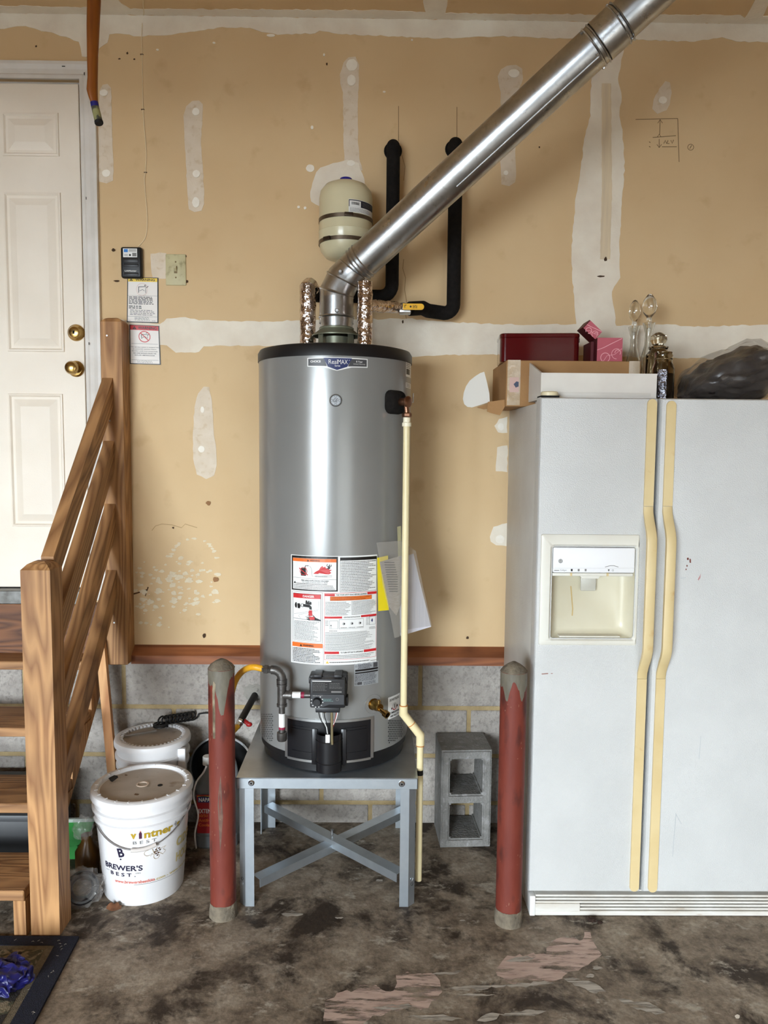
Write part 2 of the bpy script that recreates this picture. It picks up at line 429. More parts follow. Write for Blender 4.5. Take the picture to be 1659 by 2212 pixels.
# foundation blocks, one by one, joints recessed
bm_ = MB().box(-.1945, .1945, -.006, .014, -.0925, .0925, bev=.003, seg=1)
blk = None
LZ = [ZT-.2032*k for k in range(4)]
for k, zt in enumerate(LZ):
    x = -2.45 + (.0 if k % 2 == 0 else .203) + .012
    x = -1.03 - .203 - 4*.406 + (.203 if k % 2 else 0) + .203+.203
    while x < 2.6:
        zc = zt-.1016
        if blk is None:
            blk = bm_.done('concrete_block', BLOCK, fnd, smooth=0); o = blk
        else:
            o = blk.copy(); COL.objects.link(o)
        o.location = (x, 0, zc); x += .406
# joint compound on the wall and ceiling
def mud(pts, m, nm='joint_compound_patch', lift=.0012, amp=1.6, seed=1, plane='wall', step=9):
    q = rough_edge(pts, amp=amp, seed=seed, step=step)
    if plane == 'wall': MB().prism([at(x, y, Y=-lift) for x, y in q], (0, lift+.002, 0)).done(nm, m, wall, smooth=0)
    else: MB().prism([at(x, y, Z=RZ-lift) for x, y in q], (0, 0, lift+.002)).done(nm, m, ceil, smooth=0)
A_ = [(215,195),(222,183),(232,181),(240,190),(241,250),(243,320),(245,360),(244,390),(230,396),(214,392),(213,330),(212,260)]
B_ = [(396,250),(402,230),(415,218),(430,217),(438,225),(437,260),(434,300),(437,350),(440,400),(441,440),(435,455),(420,458),(408,452),(405,420),(402,360),(398,300)]
C_ = [(742,135),(752,124),(768,122),(776,140),(775,180),(773,230),(773,300),(776,340),(783,368),(745,368),(742,300),(741,200),(735,180),(734,160)]
D_ = [(675,395),(683,372),(692,362),(720,352),(750,345),(775,352),(783,375),(788,395),(793,415),(800,445),(690,445),(672,435),(670,425)]
E_ = [(1075,165),(1082,150),(1095,142),(1115,140),(1128,148),(1130,170),(1118,200),(1112,260),(1113,330),(1115,370),(1113,393),(1100,402),(1083,398),(1080,340),(1082,250),(1082,200)]
F_ = [(1437,175),(1447,178),(1451,200),(1447,225),(1440,238),(1420,246),(1409,235),(1412,215),(1425,190)]
H_ = [(420,880),(428,850),(440,835),(452,836),(458,870),(462,940),(467,970),(468,1005),(462,1028),(445,1035),(425,1025),(417,990),(417,930)]
for i, q in enumerate((A_, B_, E_, F_, H_)): mud(q, MUDT, seed=i, amp=.9)
mud(C_, MUDT, seed=11, amp=.9); mud(D_, MUD, seed=12, lift=.002)
mud([(325,548),(345,545),(359,547),(359,602),(330,600),(326,575)], MUDT, seed=13)
mud([(1068,920),(1078,905),(1096,900),(1096,935),(1076,934)], MUD, seed=14); mud([(1074,966),(1096,962),(1096,1020),(1071,1018)], MUD, seed=15)
mud([(1058,1160),(1066,1138),(1096,1130),(1096,1180),(1072,1178),(1060,1170)], MUD, seed=16)
# wall seams
G_ = [(1278,80),(1278,140),(1276,250),(1262,300),(1255,360),(1245,420),(1240,480),(1235,540),(1236,600),(1241,650),(1245,715),(1332,715),(1325,660),(1322,630),(1340,600),(1338,540),(1342,450),(1350,350),(1345,290),(1338,250),(1343,210),(1335,170),(1345,120),(1350,80)]
mud(G_, MUD, 'taped_seam', seed=20, lift=.0022)
mud([(1300,180),(1320,180),(1322,420),(1318,560),(1296,560),(1300,420)], mat('old_tape', (226, 208, 176), (214, 196, 168), rough=.85, scale=12, stretch=(6, 1, .4)), 'seam_tape', seed=21, lift=.0026, amp=.7)
top = [(-800,52),(0,62),(55,56),(100,68),(150,82),(170,90),(177,122),(213,122),(213,105),(232,92),(236,74),(250,72),(300,78),(370,75),(430,66),(480,58),(540,60),(575,70),(600,75),(680,72),(690,66),(730,73),(850,78),(950,83),(1080,78),(1200,83),(1280,85),(1340,78),(1380,86),(1500,90),(1560,80),(1600,90),(2500,99)]
mud(top+[(2500,64.3),(-800,16.5)], MUD, 'taped_seam', seed=22, lift=.0016)
mud([(-800,17),(2500,64.8),(2500,47),(1659,35),(1610,40),(1600,33),(1080,31),(900,27),(820,23),(540,21),(300,20),(0,12),(-800,1)], MUD, 'taped_seam', seed=23, plane='ceil', lift=.0016)
mud([(213,-30),(213,22),(285,22),(262,8),(250,-10),(258,-30)], MUD, 'taped_seam', seed=24, plane='ceil', lift=.0014)
mud([(912,-30),(914,5),(920,28),(962,30),(966,12),(968,-30)], MUD, 'taped_seam', seed=25, plane='ceil', lift=.0014)
mud([(1648,-30),(1608,40),(1645,42),(1672,-10),(1690,-30)], MUD, 'taped_seam', seed=26, plane='ceil', lift=.0014)
mid = [(255,690),(345,700),(360,688),(400,685),(430,692),(560,695),(640,692),(760,690),(880,688),(1010,698),(1150,702),(1240,700),(1340,704),(1440,700),(1500,706),(1720,699),(2500,706),(2500,788),(1720,779),(1160,766),(1000,766),(880,770),(700,752),(560,746),(440,748),(430,760),(380,762),(360,746),(350,745),(275,748),(255,748)]
mud(mid, MUD, 'taped_seam', seed=27, lift=.0018)
for i, (x, y, r, ry) in enumerate([(224,200,9,7),(229,374,9,8),(423,241,8,8),(424,375,8,8),(423,437,8,11),(760,140,12,13),(759,173,9,12),(1110,158,12,9),(1093,373,5,5),(1432,216,9,8),(435,970,7,7),(437,885,4,7),(670,363,9,8),(645,447,3,3),(659,449,3,3),(758,352,9,6),(1080,1165,10,9),(1082,922,7,8),(890,86,2,2),(462,92,3,2),(340,107,3,2),(830,198,3,2),(585,76,9,3),(700,118,2,3),(674,275,3,4)]):
    MB().prism([at(a, c, Y=-.0034) for a, c in blob(x, y, r, ry, 16, .06, i)], (0, .003, 0)).done('screw_dimple_fill', MUDW, wall, smooth=0)
# peeled plaster low on the wall, soot marks, cracks
sp = MB(); rnd = random.Random(5)
for i in range(520):
    t = rnd.random()
    x = rnd.uniform(285, 470); y = rnd.uniform(1155, 1360)
    w = math.exp(-((x-395)/75)**2-((y-1262)/42)**2) + .7*math.exp(-((x-318)/28)**2-((y-1318)/30)**2)
    if rnd.random() > w: continue
    rx = rnd.uniform(1.2, 6); lq = rnd.uniform(.0008, .0022); sp.prism([at(a, c, Y=-lq) for a, c in blob(x, y, rx*1.3, rx*.75, 9, .4, i)], (0, lq+.001, 0))
for i in range(26):
    a = rnd.uniform(.1, 3.0); x = 418+50*math.cos(a); y = 1215-52*math.sin(a)
    lq = rnd.uniform(.0008, .0022); sp.prism([at(p, c, Y=-lq) for p, c in blob(x, y, rnd.uniform(2, 6), rnd.uniform(1.5, 3), 8, .4, i)], (0, lq+.001, 0))
stuff(sp.done('peeled_plaster_flakes', mat('flaked_plaster', (224, 212, 186), (216, 200, 172), rough=.85, scale=40), wall, smooth=0))
def stroke(pts, w, mt, nm, lift=.0009, par=None):
    D = Decal(lambda u, v, l: at(u, v, Y=-lift)); D.line('k', pts, w); D.build(par or wall, {'k': (nm, mt)})
CRK = mat('plaster_crack', (84, 58, 36), rough=.9); CRL = mat('hairline_crack', (150, 116, 78), rough=.9); PENC = mat('pencil_mark', (112, 90, 60), rough=.8)
stroke([(277,1286),(296,1281),(318,1274),(320,1268)], 3, CRK, 'wall_crack'); stroke([(318,1274),(314,1288)], 1.6, CRK, 'wall_crack')
stroke([(328,1146),(336,1136),(350,1132),(372,1134),(392,1140),(400,1132),(426,1140)], 1.2, mat('faint_crack', (168, 138, 100), rough=.9), 'wall_crack')
stroke([(872,560),(870,580),(876,600),(874,625),(878,650),(876,680),(880,700)], 1.2, CRL, 'wall_crack')
stroke([(868,335),(875,360),(872,390)], 1.0, CRL, 'wall_crack')
stroke([(861,229),(861,305)], 1.2, PENC, 'pencil_line'); stroke([(987,231),(987,300)], 1.2, PENC, 'pencil_line')
P_ = Decal(lambda u, v, l: at(u, v, Y=-.0009))
for q in ([(1373,258),(1464,256)],[(1464,256),(1467,350)],[(1426,258),(1425,292)],[(1421,266),(1426,258),(1431,266)],[(1410,297),(1460,293)],[(1424,300),(1424,318)],[(1419,312),(1424,319),(1429,312)],[(1430,317),(1462,317)],[(1420,296),(1424,290),(1428,296)]):
    P_.line('k', q, 1.3)
P_.ring('k', 1492, 318, 7, 1.2)
for q in ([(1434,310),(1437,303),(1440,310)],[(1443,303),(1441,310),(1446,310)],[(1449,303),(1452,310),(1455,302)],[(1402,306),(1405,308)],[(1402,316),(1405,318)],[(1490,321),(1494,314)]): P_.line('k', q, 1.5)
P_.build(wall, {'k': ('pencil_sketch', PENC)})
for i, (x, y, rx, ry) in enumerate([(1308,560,3,5),(1299,597,8,2),(441,1373,3,5),(245,540,4,4),(252,607,7,2),(400,553,3,3),(403,608,3,3),(870,695,2,4),(1010,1378,3,3),(374,1140,2,2),(450,1087,5,5),(465,1252,6,6),(78,100,2,2),(275,115,2,3),(290,128,2,2),(258,127,3,1.5),(706,138,2,3),(1165,318,2,2)]):
    MB().poly([at(a, c, Y=-.0042) for a, c in blob(x, y, rx, ry, 10, .25, i)]).done('wall_mark', mat('dark_wall_mark', (72, 52, 34), rough=.9) if i not in (10, 11) else mat('rust_spot', (150, 110, 74), rough=.9), wall, smooth=0)
# wooden ledger strip over the foundation
struct(MB().hexa([(-.985,-.045,ZT-.012),(2.4,-.045,ZT-.012),(2.4,-.045,ZT+.022),(-.985,-.045,ZT+.022),(-.985,0,ZT-.012),(2.4,0,ZT-.012),(2.4,0,ZT+.056),(-.985,0,ZT+.056)]).done('trim_1', PINEX, smooth=0))
# ------------------------------------------------------------------ house door
dr = MB().box(DX0+.004, DX1-.006, .0, .045, DZ0, DZ1-.006, bev=.002, seg=1)
door = struct(dr.done('door_1', DOORP, smooth=20, org=(0, 0, 0)))
def panel(x0, x1, z0, z1):
    b = MB()
    def ring(o, y): return [(x0+o, y, z0+o), (x1-o, y, z0+o), (x1-o, y, z1-o), (x0+o, y, z1-o)]
    lv = [(0, .002), (.002, -.006), (.008, -.007), (.014, .0005), (.022, .0005), (.05, -.009), (.052, -.0095)]
    R = [[b.bm.verts.new(p) for p in ring(o, y)] for o, y in lv]
    for A, B in zip(R, R[1:]):
        for i in range(4): b.bm.faces.new((A[i], A[(i+1) % 4], B[(i+1) % 4], B[i]))
    b.bm.faces.new(R[-1]); b.done('door_panel', DOORP, door, smooth=0)
for py0, py1, xl, xr in ((243, 338, 5, 128), (415, 760, 12, 136), (850, 1138, 22, 140)):
    pz1 = at(60, py0, Y=0).z; pz0 = at(60, py1, Y=0).z; px0 = at(xl, (py0+py1)/2, Y=0).x; px1 = at(xr, (py0+py1)/2, Y=0).x
    panel(px0, px1, pz0, pz1); w = px1-px0; c = (DX0+DX1)/2; panel(2*c-px1, 2*c-px0, pz0, pz1)
k = at(165, 719, Y=0)
o = MB().lathe([(.0,-.028),(.014,-.028),(.020,-.026),(.024,-.020),(.026,-.014),(.031,-.010),(.033,-.004),(.033,.004)], (k.x, 0, k.z), (0, 1, 0), 32, cap=False).done('deadbolt', BRASS, door)
MB().box(k.x-.003, k.x+.003, -.031, -.027, k.z-.008, k.z+.004).done('keyhole', DARK, o, smooth=0)
k = at(165, 797, Y=0)
MB().lathe([(0,-.066),(.012,-.066),(.021,-.062),(.026,-.052),(.026,-.043),(.019,-.033),(.011,-.027),(.011,-.014),(.026,-.011),(.032,-.004),(.032,.003)], (k.x, 0, k.z), (0, 1, 0), 32, cap=False).done('door_knob', BRASS, door)
# casing
cs = MB(); cw = .062
def casing(p0, p1, inner):
    """stepped casing strip between two points; inner = direction to the opening"""
    p0, p1, inn = Vector(p0), Vector(p1), Vector(inner)
    prof = [(0, 0), (0, -.011), (.012, -.013), (.018, -.010), (.034, -.012), (.05, -.018), (.062, -.018), (.062, 0)]
    A = [cs.bm.verts.new(p0 + inn*(-u) + Vector((0, y, 0)) + (Vector((u, 0, 0)) if abs(inn.x) < .5 else Vector((0, 0, u)))) for u, y in prof]
    B = [cs.bm.verts.new(p1 + inn*(-u) + Vector((0, y, 0)) + (Vector((-u, 0, 0)) if abs(inn.x) < .5 else Vector((0, 0, 0)))) for u, y in prof]
    for i in range(len(prof)-1): cs.bm.faces.new((A[i], A[i+1], B[i+1], B[i]))
cx = DX1+.002; ct = DZ1+.008
casing((cx, 0, ct), (cx, 0, DZ0-.05), (-1, 0, 0)); casing((cx, 0, ct), (DX0-.002, 0, ct), (0, 0, -1)); casing((DX0-.002, 0, ct), (DX0-.002, 0, DZ0-.05), (1, 0, 0))
trim = struct(cs.done('trim_2', WHITEP, smooth=0, org=(0, 0, 0)))
MB().box(DX0-.002, DX1+.002, .030, .12, DZ1-.03, DZ1+.014).done('jamb_head', WHITEP, door, smooth=0)
for jx in (DX0-.004, DX1-.022): MB().box(jx, jx+.026, .046, .12, DZ0-.06, DZ1).done('jamb_side', WHITEP, door, smooth=0)
MB().box(DX0, DX1, .046, .12, DZ0-.06, DZ0+.02).done('jamb_sill', WHITEP, door, smooth=0)
for x, y in ((137, 143), (182, 159), (186, 428), (192, 742)):
    q = at(x, y, Y=-.019); s = (.006, .001) if x == 137 else (.001, .005)
    MB().box(q.x-s[0], q.x+s[0], q.y-.0005, q.y+.002, q.z-s[1], q.z+s[1]).done('nail_hole', DARK, trim, smooth=0)
struct(MB().box(DX0, DX1, -.05, .1, DZ0-.014, DZ0-.004, bev=.002).box(DX0, DX1, -.062, -.05, DZ0-.058, DZ0-.004, bev=.003).done('trim_3', mat('aluminium_threshold', (128, 128, 126), (92, 90, 86), rough=.4, metal=.7, scale=20), smooth=0))
struct(MB().box(DX0-.1, -1.06, -.048, .0, ZT+.03, DZ0-.06, bev=.002, seg=1).done('trim_4', wood('brown_rim_board', (122, 78, 46), (74, 42, 24), 'X', ring=40), smooth=0))
# paint worn onto the floor
PK = mat('pink_floor_paint', (206, 182, 168), (184, 158, 145), rough=.8, scale=30, detail=8, c3=(140, 122, 112), scale3=26, lo3=.55, hi3=.75, stretch=(.5, 2.4, 1))
WP = mat('white_floor_paint', (196, 188, 176), (158, 150, 138), rough=.8, scale=30, detail=8, stretch=(.5, 4, 1))
def worn(mt, scale, lo, hi, stretch):
    """paint scraped through to the slab where the noise runs low"""
    nt = mt.node_tree; N = nt.nodes.new; L = nt.links.new; tc = N('ShaderNodeTexCoord'); mp = N('ShaderNodeMapping'); mp.inputs['Scale'].default_value = stretch; mp.inputs['Rotation'].default_value = (0, 0, .35)
    n = N('ShaderNodeTexNoise'); n.inputs['Scale'].default_value = scale; n.inputs['Detail'].default_value = 8; n.inputs['Roughness'].default_value = .65
    r = N('ShaderNodeMapRange'); r.inputs['From Min'].default_value = lo; r.inputs['From Max'].default_value = hi
    L(tc.outputs['Object'], mp.inputs['Vector']); L(mp.outputs[0], n.inputs['Vector']); L(n.outputs['Fac'], r.inputs['Value']); L(r.outputs[0], nt.nodes['Principled BSDF'].inputs['Alpha'])
worn(PK, 13, .40, .50, (.5, 2.6, 1)); worn(WP, 16, .40, .53, (.4, 4, 1))
LIFT = [.0005]
def spill(pts, m, seed=0, amp=4, nm='paint_spill'):
    amp *= 1.6; LIFT[0] += .00012
    q = rough_edge(pts, step=10, amp=amp, seed=seed)
    MB().poly([at(x, y, Z=LIFT[0]) for x, y in q]).done(nm, m, floor, smooth=0)
spill([(1070,2095),(1090,2070),(1140,2062),(1180,2060),(1195,2032),(1215,2024),(1258,2030),(1262,2010),(1275,2012),(1285,2040),(1300,2062),(1270,2085),(1240,2098),(1200,2118),(1140,2128),(1095,2122)], PK, 1, 3)
spill([(690,2230),(705,2160),(740,2142),(800,2130),(850,2140),(855,2105),(880,2098),(930,2100),(952,2130),(945,2160),(915,2178),(850,2182),(800,2200),(740,2230)], PK, 2, 4)
for i, (x0, y0, x1, y1, w) in enumerate([(955,2136,1100,2126,6),(1092,2076,1160,2066,5),(975,2152,1070,2148,3),(1080,2130,1200,2122,4),(1215,2112,1310,2142,11),(1335,2158,1440,2188,10),(1075,2190,1180,2184,7),(1030,2205,1080,2190,9),(880,2196,1000,2200,6),(930,2104,1000,2098,4),(800,2178,900,2172,5)]):
    ux, uy = x1-x0, y1-y0; n = math.hypot(ux, uy); nx, ny = -uy/n*w, ux/n*w
    spill([(x0, y0), (x0+ux*.3+nx*.8, y0+uy*.3+ny*.8), (x0+ux*.8+nx, y0+uy*.8+ny), (x1, y1), (x0+ux*.7-nx*.9, y0+uy*.7-ny*.9), (x0+ux*.2-nx*.6, y0+uy*.2-ny*.6)], WP, 30+i, 2.2)
for i, (x, y, rx, ry) in enumerate([(1593,2196,6,4),(1312,2068,8,3),(1290,2090,10,4),(1275,2108,9,4),(630,1974,22,6),(732,1982,9,3),(1000,1990,7,3),(820,1902,8,3),(770,1898,5,2)]):
    spill(blob(x, y, rx, ry, 12, .3, i), WP if i else MUDW, 50+i, 1.2, 'paint_drip')
#@@OBJECTS
# ------------------------------------------------------------------ heater stand
GALV = mat('galvanised_sheet', (198, 206, 212), (182, 190, 197), rough=.36, metal=.85, scale=12, rvar=.06)
GALVD = GALV
SX0, SX1, SY0, SY1, SZ = -.462, .148, -.602, -.045, .455
st = thing('heater_stand', 'galvanised steel stand with crossed braces under the water heater', 'stand', ((SX0+SX1)/2, (SY0+SY1)/2, 0))
MB().box(SX0, SX1, SY0, SY1, SZ-.004, SZ, bev=.001, seg=1).done('top_plate', GALVD, st, smooth=0)
for nm, a in (('front_apron', (SX0, SX1, SY0, SY0+.003, SZ-.038, SZ-.001)), ('rear_apron', (SX0, SX1, SY1-.003, SY1, SZ-.038, SZ-.001)), ('side_apron', (SX0, SX0+.003, SY0, SY1, SZ-.038, SZ-.001)), ('side_apron', (SX1-.003, SX1, SY0, SY1, SZ-.038, SZ-.001))):
    MB().box(*a, bev=.0008, seg=1).done(nm, GALV, st, smooth=0)
lw = .052
for sx in (0, 1):
    for sy in (0, 1):
        x = SX0+.006 if sx == 0 else SX1-.006; dx = 1 if sx == 0 else -1
        y = SY0+.004 if sy == 0 else SY1-.004; dy = 1 if sy == 0 else -1
        b = MB(); t = .003; c = .022
        # angle leg with a folded bevelled corner: facing flange, side flange
        pr = [(0+c*dx, 0), (lw*dx, 0), (lw*dx, t*dy), (c*dx, t*dy), (t*dx, (c)*dy), (t*dx, lw*1.1*dy), (0, lw*1.1*dy), (0, c*dy)]
        if sy == 1: pr = [(u, v) for u, v in pr]
        b.prism([(x+u, y+v, 0) for u, v in pr], (0, 0, SZ-.006)); leg = b.done('leg', GALV, st, smooth=0)
        if sy == 0:
            for zz in (.075, .093):
                MB().lathe([(0, -.004), (.005, -.003), (.006, 0)], (x+c*.5*dx-.002*dx, y+c*.5*dy, zz), (-dx, -1, 0), 10, cap=False).done('bolt' if zz > .08 and sx or zz < .08 and not sx else 'bolt_hole', STEEL if (zz > .08) == bool(sx) else DARK, leg)
for (x0, y0, x1, y1, z0, z1) in ((SX0+.05, SY1-.03, SX1-.04, SY0+.03, .12, .12), (SX0+.05, SY0+.03, SX1-.04, SY1-.03, .10, .105)):
    p0, p1 = Vector((x0, y0, z0)), Vector((x1, y1, z1)); d = (p1-p0).normalized(); n = Vector((-d.y, d.x, 0)).normalized()
    if n.y > 0: n = -n
    up = Vector((0, 0, 1)); w = .042
    q = lambda p: [p, p+n*w, p+n*w-up*.03, p+n*(w-.003)-up*.03, p+n*(w-.003)-up*.003, p-up*.003]
    b = MB(); A = [b.bm.verts.new(v) for v in q(p0)]; B = [b.bm.verts.new(v) for v in q(p1)]
    for i in range(6): b.bm.faces.new((A[i], A[(i+1) % 6], B[(i+1) % 6], B[i]))
    b.bm.faces.new(A[::-1]); b.bm.faces.new(B); b.done('cross_brace', GALV, st, smooth=0)
bc = Vector(((SX0+SX1)/2+.003, (SY0+SY1)/2-.02, .122))
MB().lathe([(.004, 0), (.004, .016), (.006, .016), (.006, .02), (0, .022)], bc, (0, 0, 1), 10).done('bolt', STEEL, st)
for px in (543, 868):
    k = at(px, 1693 if px > 600 else 1691, Y=SY0)
    o = MB().lathe([(.0105, 0), (.0105, .002), (.006, .006), (0, .006)], (k.x, SY0, k.z), (0, -1, 0), 18).done('bolt', STEEL, st)
    MB().lathe([(.004, 0), (.004, .0065), (0, .0066)], (k.x, SY0, k.z), (0, -1, 0), 6).done('socket', DARK, o, smooth=0)
# ------------------------------------------------------------------ water heater
HX, HY, HR = -.150, -.302, .272
Z0, Z1, ZC = SZ, 1.860, 1.902
JACK = mat('grey_heater_enamel', (142, 142, 140), (136, 136, 134), rough=.28, metal=.25, scale=3, bump=.02, bscale=8, spec=.6, coat=.15)
BLKP = mat('black_satin_plastic', (20, 20, 22), rough=.42, spec=.5)
BLKM = mat('black_painted_metal', (22, 22, 25), rough=.3, spec=.6)
wh = thing('water_heater', 'tall grey gas water heater with warning labels on a metal stand', 'water heater', (HX, HY, SZ))
MB().lathe([(HR-.008, .515-.0), (HR-.002, .515), (HR, .517), (HR, Z1), (HR-.004, Z1+.004)], (HX, HY, 0), n=128, cap=False).done('tank_jacket', JACK, wh)
MB().lathe([(HR-.004, Z1-.002), (HR+.003, Z1-.002), (HR+.003, Z1+.026), (HR-.004, Z1+.038), (HR-.02, ZC), (0, ZC)], (HX, HY, 0), n=128, cap=False).done('top_cap', BLKP, wh)
MB().lathe([(0, SZ), (HR-.03, SZ), (HR-.014, SZ+.004), (HR-.014, .49), (HR-.004, .493), (HR-.004, .516)], (HX, HY, 0), n=96, cap=False).done('base_ring', BLKP, wh)
def HF(u, v, l):
    a = u/HR; r = HR+.0005*l
    return Vector((HX+r*math.sin(a), HY-r*math.cos(a), v))
def hu(px, py): a, z = cyl_hit(px, py, HX, HY, HR); return a*HR
def hz(px, py): return cyl_hit(px, py, HX, HY, HR)[1]
WHT = mat('white_label_stock', (232, 232, 230), rough=.3, coat=.25); INK = mat('black_ink', (24, 22, 22), rough=.35); GRY = mat('grey_ink', (120, 118, 116), rough=.35)
ORG_ = mat('orange_ink', (226, 112, 44), rough=.35); RED = mat('red_ink', (198, 40, 44), rough=.35); PNK = RED
BLU = mat('navy_ink', (38, 48, 98), rough=.35); SIL = mat('silver_label_stock', (168, 172, 176), rough=.4, metal=.3); YEL = mat('yellow_ink', (222, 188, 60), rough=.35); DGY = mat('dark_grey_ink', (72, 72, 74), rough=.35)
NM = {'w': ('label_stock', WHT), 'k': ('black_print', INK), 'g': ('grey_print', GRY), 'o': ('orange_print', ORG_), 'r': ('red_print', RED), 'p': ('red_print', PNK), 'b': ('navy_print', BLU), 's': ('label_stock', SIL), 'y': ('yellow_print', YEL), 'd': ('dark_print', DGY), 'f': ('fine_print', mat('fine_print_ink', (126, 124, 122), rough=.35))}
def label(build, names=NM, base='w', host=wh, nm='warning_label', text=None):
    """a label: its stock is a part, every ink on it a sub-part"""
    D = build; stock = D.b.pop(base).done(nm, names[base][1], host, smooth=0)
    D.build(stock, names)
    if text: stock['label'] = text
    return stock
# big warning label: coordinates of the label sheet in a 1659x1975 survey crop of photo region 620..830 x 1200..1450
def LX(x): return hu(620+x*210/1659, 1320)
def LY(y): return hz(720, 1200+y*250/1975) + .004
D = Decal(HF)
def R_(k, x0, y0, x1, y1, l=1): D.rect(k, LX(x0), LY(y1), LX(x1), LY(y0), l)
def T_(k, s, x0, y0, x1, y1, l=4, bold=.02, **kw): D.text(k, s, (LX(x0)+LX(x1))/2, (LY(y0)+LY(y1))/2, LX(x1)-LX(x0), LY(y0)-LY(y1), l, bold, **kw)
def PL_(k, pts, l=3): D.poly(k, [(LX(x), LY(y)) for x, y in pts], l)
def LN_(k, pts, w, l=3): D.line(k, [(LX(x), LY(y)) for x, y in pts], w*.000195, l)
def PR_(k, x0, y0, x1, y1, n, fill=.5, word=.006, rag=.25): D.prints('f' if k == 'd' else k, LX(x0), LY(y1), LX(x1), LY(y0), n, 7, fill*.8, word*.7, rag)
R_('w', 70, 30, 1530, 1890, 1)
R_('k', 85, 42, 865, 635, 2); R_('w', 108, 80, 840, 612, 3); R_('o', 108, 82, 840, 138, 4)
T_('k', 'WARNING', 395, 98, 560, 128, 5); PL_('k', [(345, 130), (362, 96), (380, 130)], 5)
LN_('g', [(115, 415), (840, 432)], 5, 4)
u, v = LX(287), LY(300); D.ring('r', u, v, .0132, .0017, 6)
PL_('k', [(242, 258), (325, 240), (328, 380), (242, 380)], 5); LN_('k', [(305, 255), (320, 205), (372, 205)], 12, 5); LN_('k', [(262, 262), (262, 240), (285, 240)], 10, 5)
LN_('r', [(215, 250), (360, 365)], 14, 7)
LN_('g', [(385, 205), (420, 250), (430, 380), (760, 385), (765, 365), (480, 360)], 5, 4)
PL_('p', [(450, 338), (490, 300), (545, 270), (570, 225), (610, 195), (615, 225), (650, 210), (665, 240), (700, 235), (735, 225), (715, 262), (765, 265), (725, 295), (755, 312), (718, 340)], 5)
PL_('k', [(695, 200), (730, 200), (735, 245), (700, 255)], 6); D.disc('k', LX(722), LY(186), .0022, 6); LN_('k', [(705, 215), (675, 195), (690, 165)], 10, 6); LN_('k', [(728, 215), (752, 200), (750, 175)], 10, 6); LN_('k', [(705, 245), (680, 235)], 10, 6)
PR_('g', 480, 368, 690, 396, 1, .6, .006, 0)
T_('k', 'FIRE AND EXPLOSION HAZARD', 248, 445, 712, 470, 5, .01); T_('d', 'Can result in serious injury or death', 262, 474, 692, 500, 5, .005)
PL_('k', [(122, 515), (140, 478), (160, 515)], 5); PR_('d', 165, 498, 830, 530, 1, .5); PR_('d', 125, 528, 825, 605, 3, .5, rag=.1)
R_('k', 902, 55, 1522, 648, 2); R_('w', 908, 108, 1516, 642, 3); PR_('d', 918, 118, 1505, 635, 19, .55, .007)
R_('g', 92, 655, 610, 1520, 2); R_('w', 98, 660, 604, 1514, 3); R_('d', 112, 685, 582, 1492, 4); R_('w', 118, 690, 576, 1486, 5); R_('r', 118, 690, 576, 765, 6); T_('w', 'DANGER', 278, 708, 470, 748, 8, .03)
PL_('k', [(150, 850), (170, 840), (178, 895), (172, 940), (150, 930), (142, 890)], 7); PL_('k', [(185, 860), (225, 855), (240, 900), (225, 945), (190, 940)], 7)
D.ring('k', LX(272), LY(885), .0062, .0014, 7); PL_('k', [(280, 862), (390, 868), (425, 905), (428, 952), (388, 950), (384, 918), (282, 908)], 7)
PL_('k', [(320, 860), (325, 800), (345, 795), (360, 830), (372, 800), (388, 805), (385, 840), (402, 812), (425, 830), (420, 870)], 7)
LN_('g', [(130, 1045), (540, 945), (545, 800)], 4, 6); LN_('g', [(240, 1110), (205, 1075), (215, 1050), (540, 960)], 4, 6)
T_('p', 'HOT', 372, 985, 440, 1010, 8, .03); PL_('p', [(380, 965), (430, 962), (438, 1060), (370, 1060)], 6)
PL_('r', [(375, 1075), (470, 1070), (480, 1120), (400, 1130)], 8)
PL_('k', [(308, 1070), (390, 1090), (330, 1040), (400, 1085), (358, 1020), (420, 1090), (470, 1105), (436, 1030), (500, 1090), (576, 1120), (576, 1136), (380, 1136), (330, 1110), (380, 1108)], 7)
LN_('d', [(118, 1116), (576, 1138)], 6, 6)
PR_('d', 132, 1150, 560, 1475, 16, .55, .008, .3)
R_('o', 92, 1530, 612, 1605, 2); T_('k', 'WARNING', 275, 1555, 455, 1588, 4); PL_('k', [(222, 1592), (240, 1550), (262, 1592)], 4)
PR_('k', 108, 1615, 600, 1860, 10, .5, .008, .3)
LN_('g', [(618, 1545), (622, 1880)], 4, 3); LN_('g', [(92, 1605), (92, 1870), (612, 1870)], 4, 3)
R_('r', 638, 660, 1522, 1800, 2); R_('w', 644, 666, 1516, 1794, 3)
for y0, y1, a0, a1, b0, s, x0, x1 in ((668, 712, 640, 815, 1365, 'FOR YOUR SAFETY READ BEFORE LIGHTING', 838, 1352), (1055, 1095, 640, 940, 1260, 'LIGHTING INSTRUCTIONS', 968, 1245), (1652, 1700, 640, 890, 1312, 'TO TURN OFF GAS TO APPLIANCE', 915, 1295)):
    R_('p', a0, y0+6, a1, y1, 4); R_('r', b0, y0, 1520, y1-4, 4); T_('k', s, x0, y0+12, x1, y1-8, 5, .01)
R_('k', 735, 718, 1440, 792, 4); R_('o', 739, 722, 1436, 788, 5); PR_('k', 760, 730, 1425, 782, 2, .3, .006, .3)
PR_('d', 655, 805, 1090, 1045, 10, .45); PR_('d', 1112, 800, 1505, 1040, 11, .45); LN_('g', [(1102, 800), (1105, 1040)], 4, 4)
R_('d', 888, 1112, 1302, 1275, 4); R_('w', 892, 1116, 1298, 1271, 5)
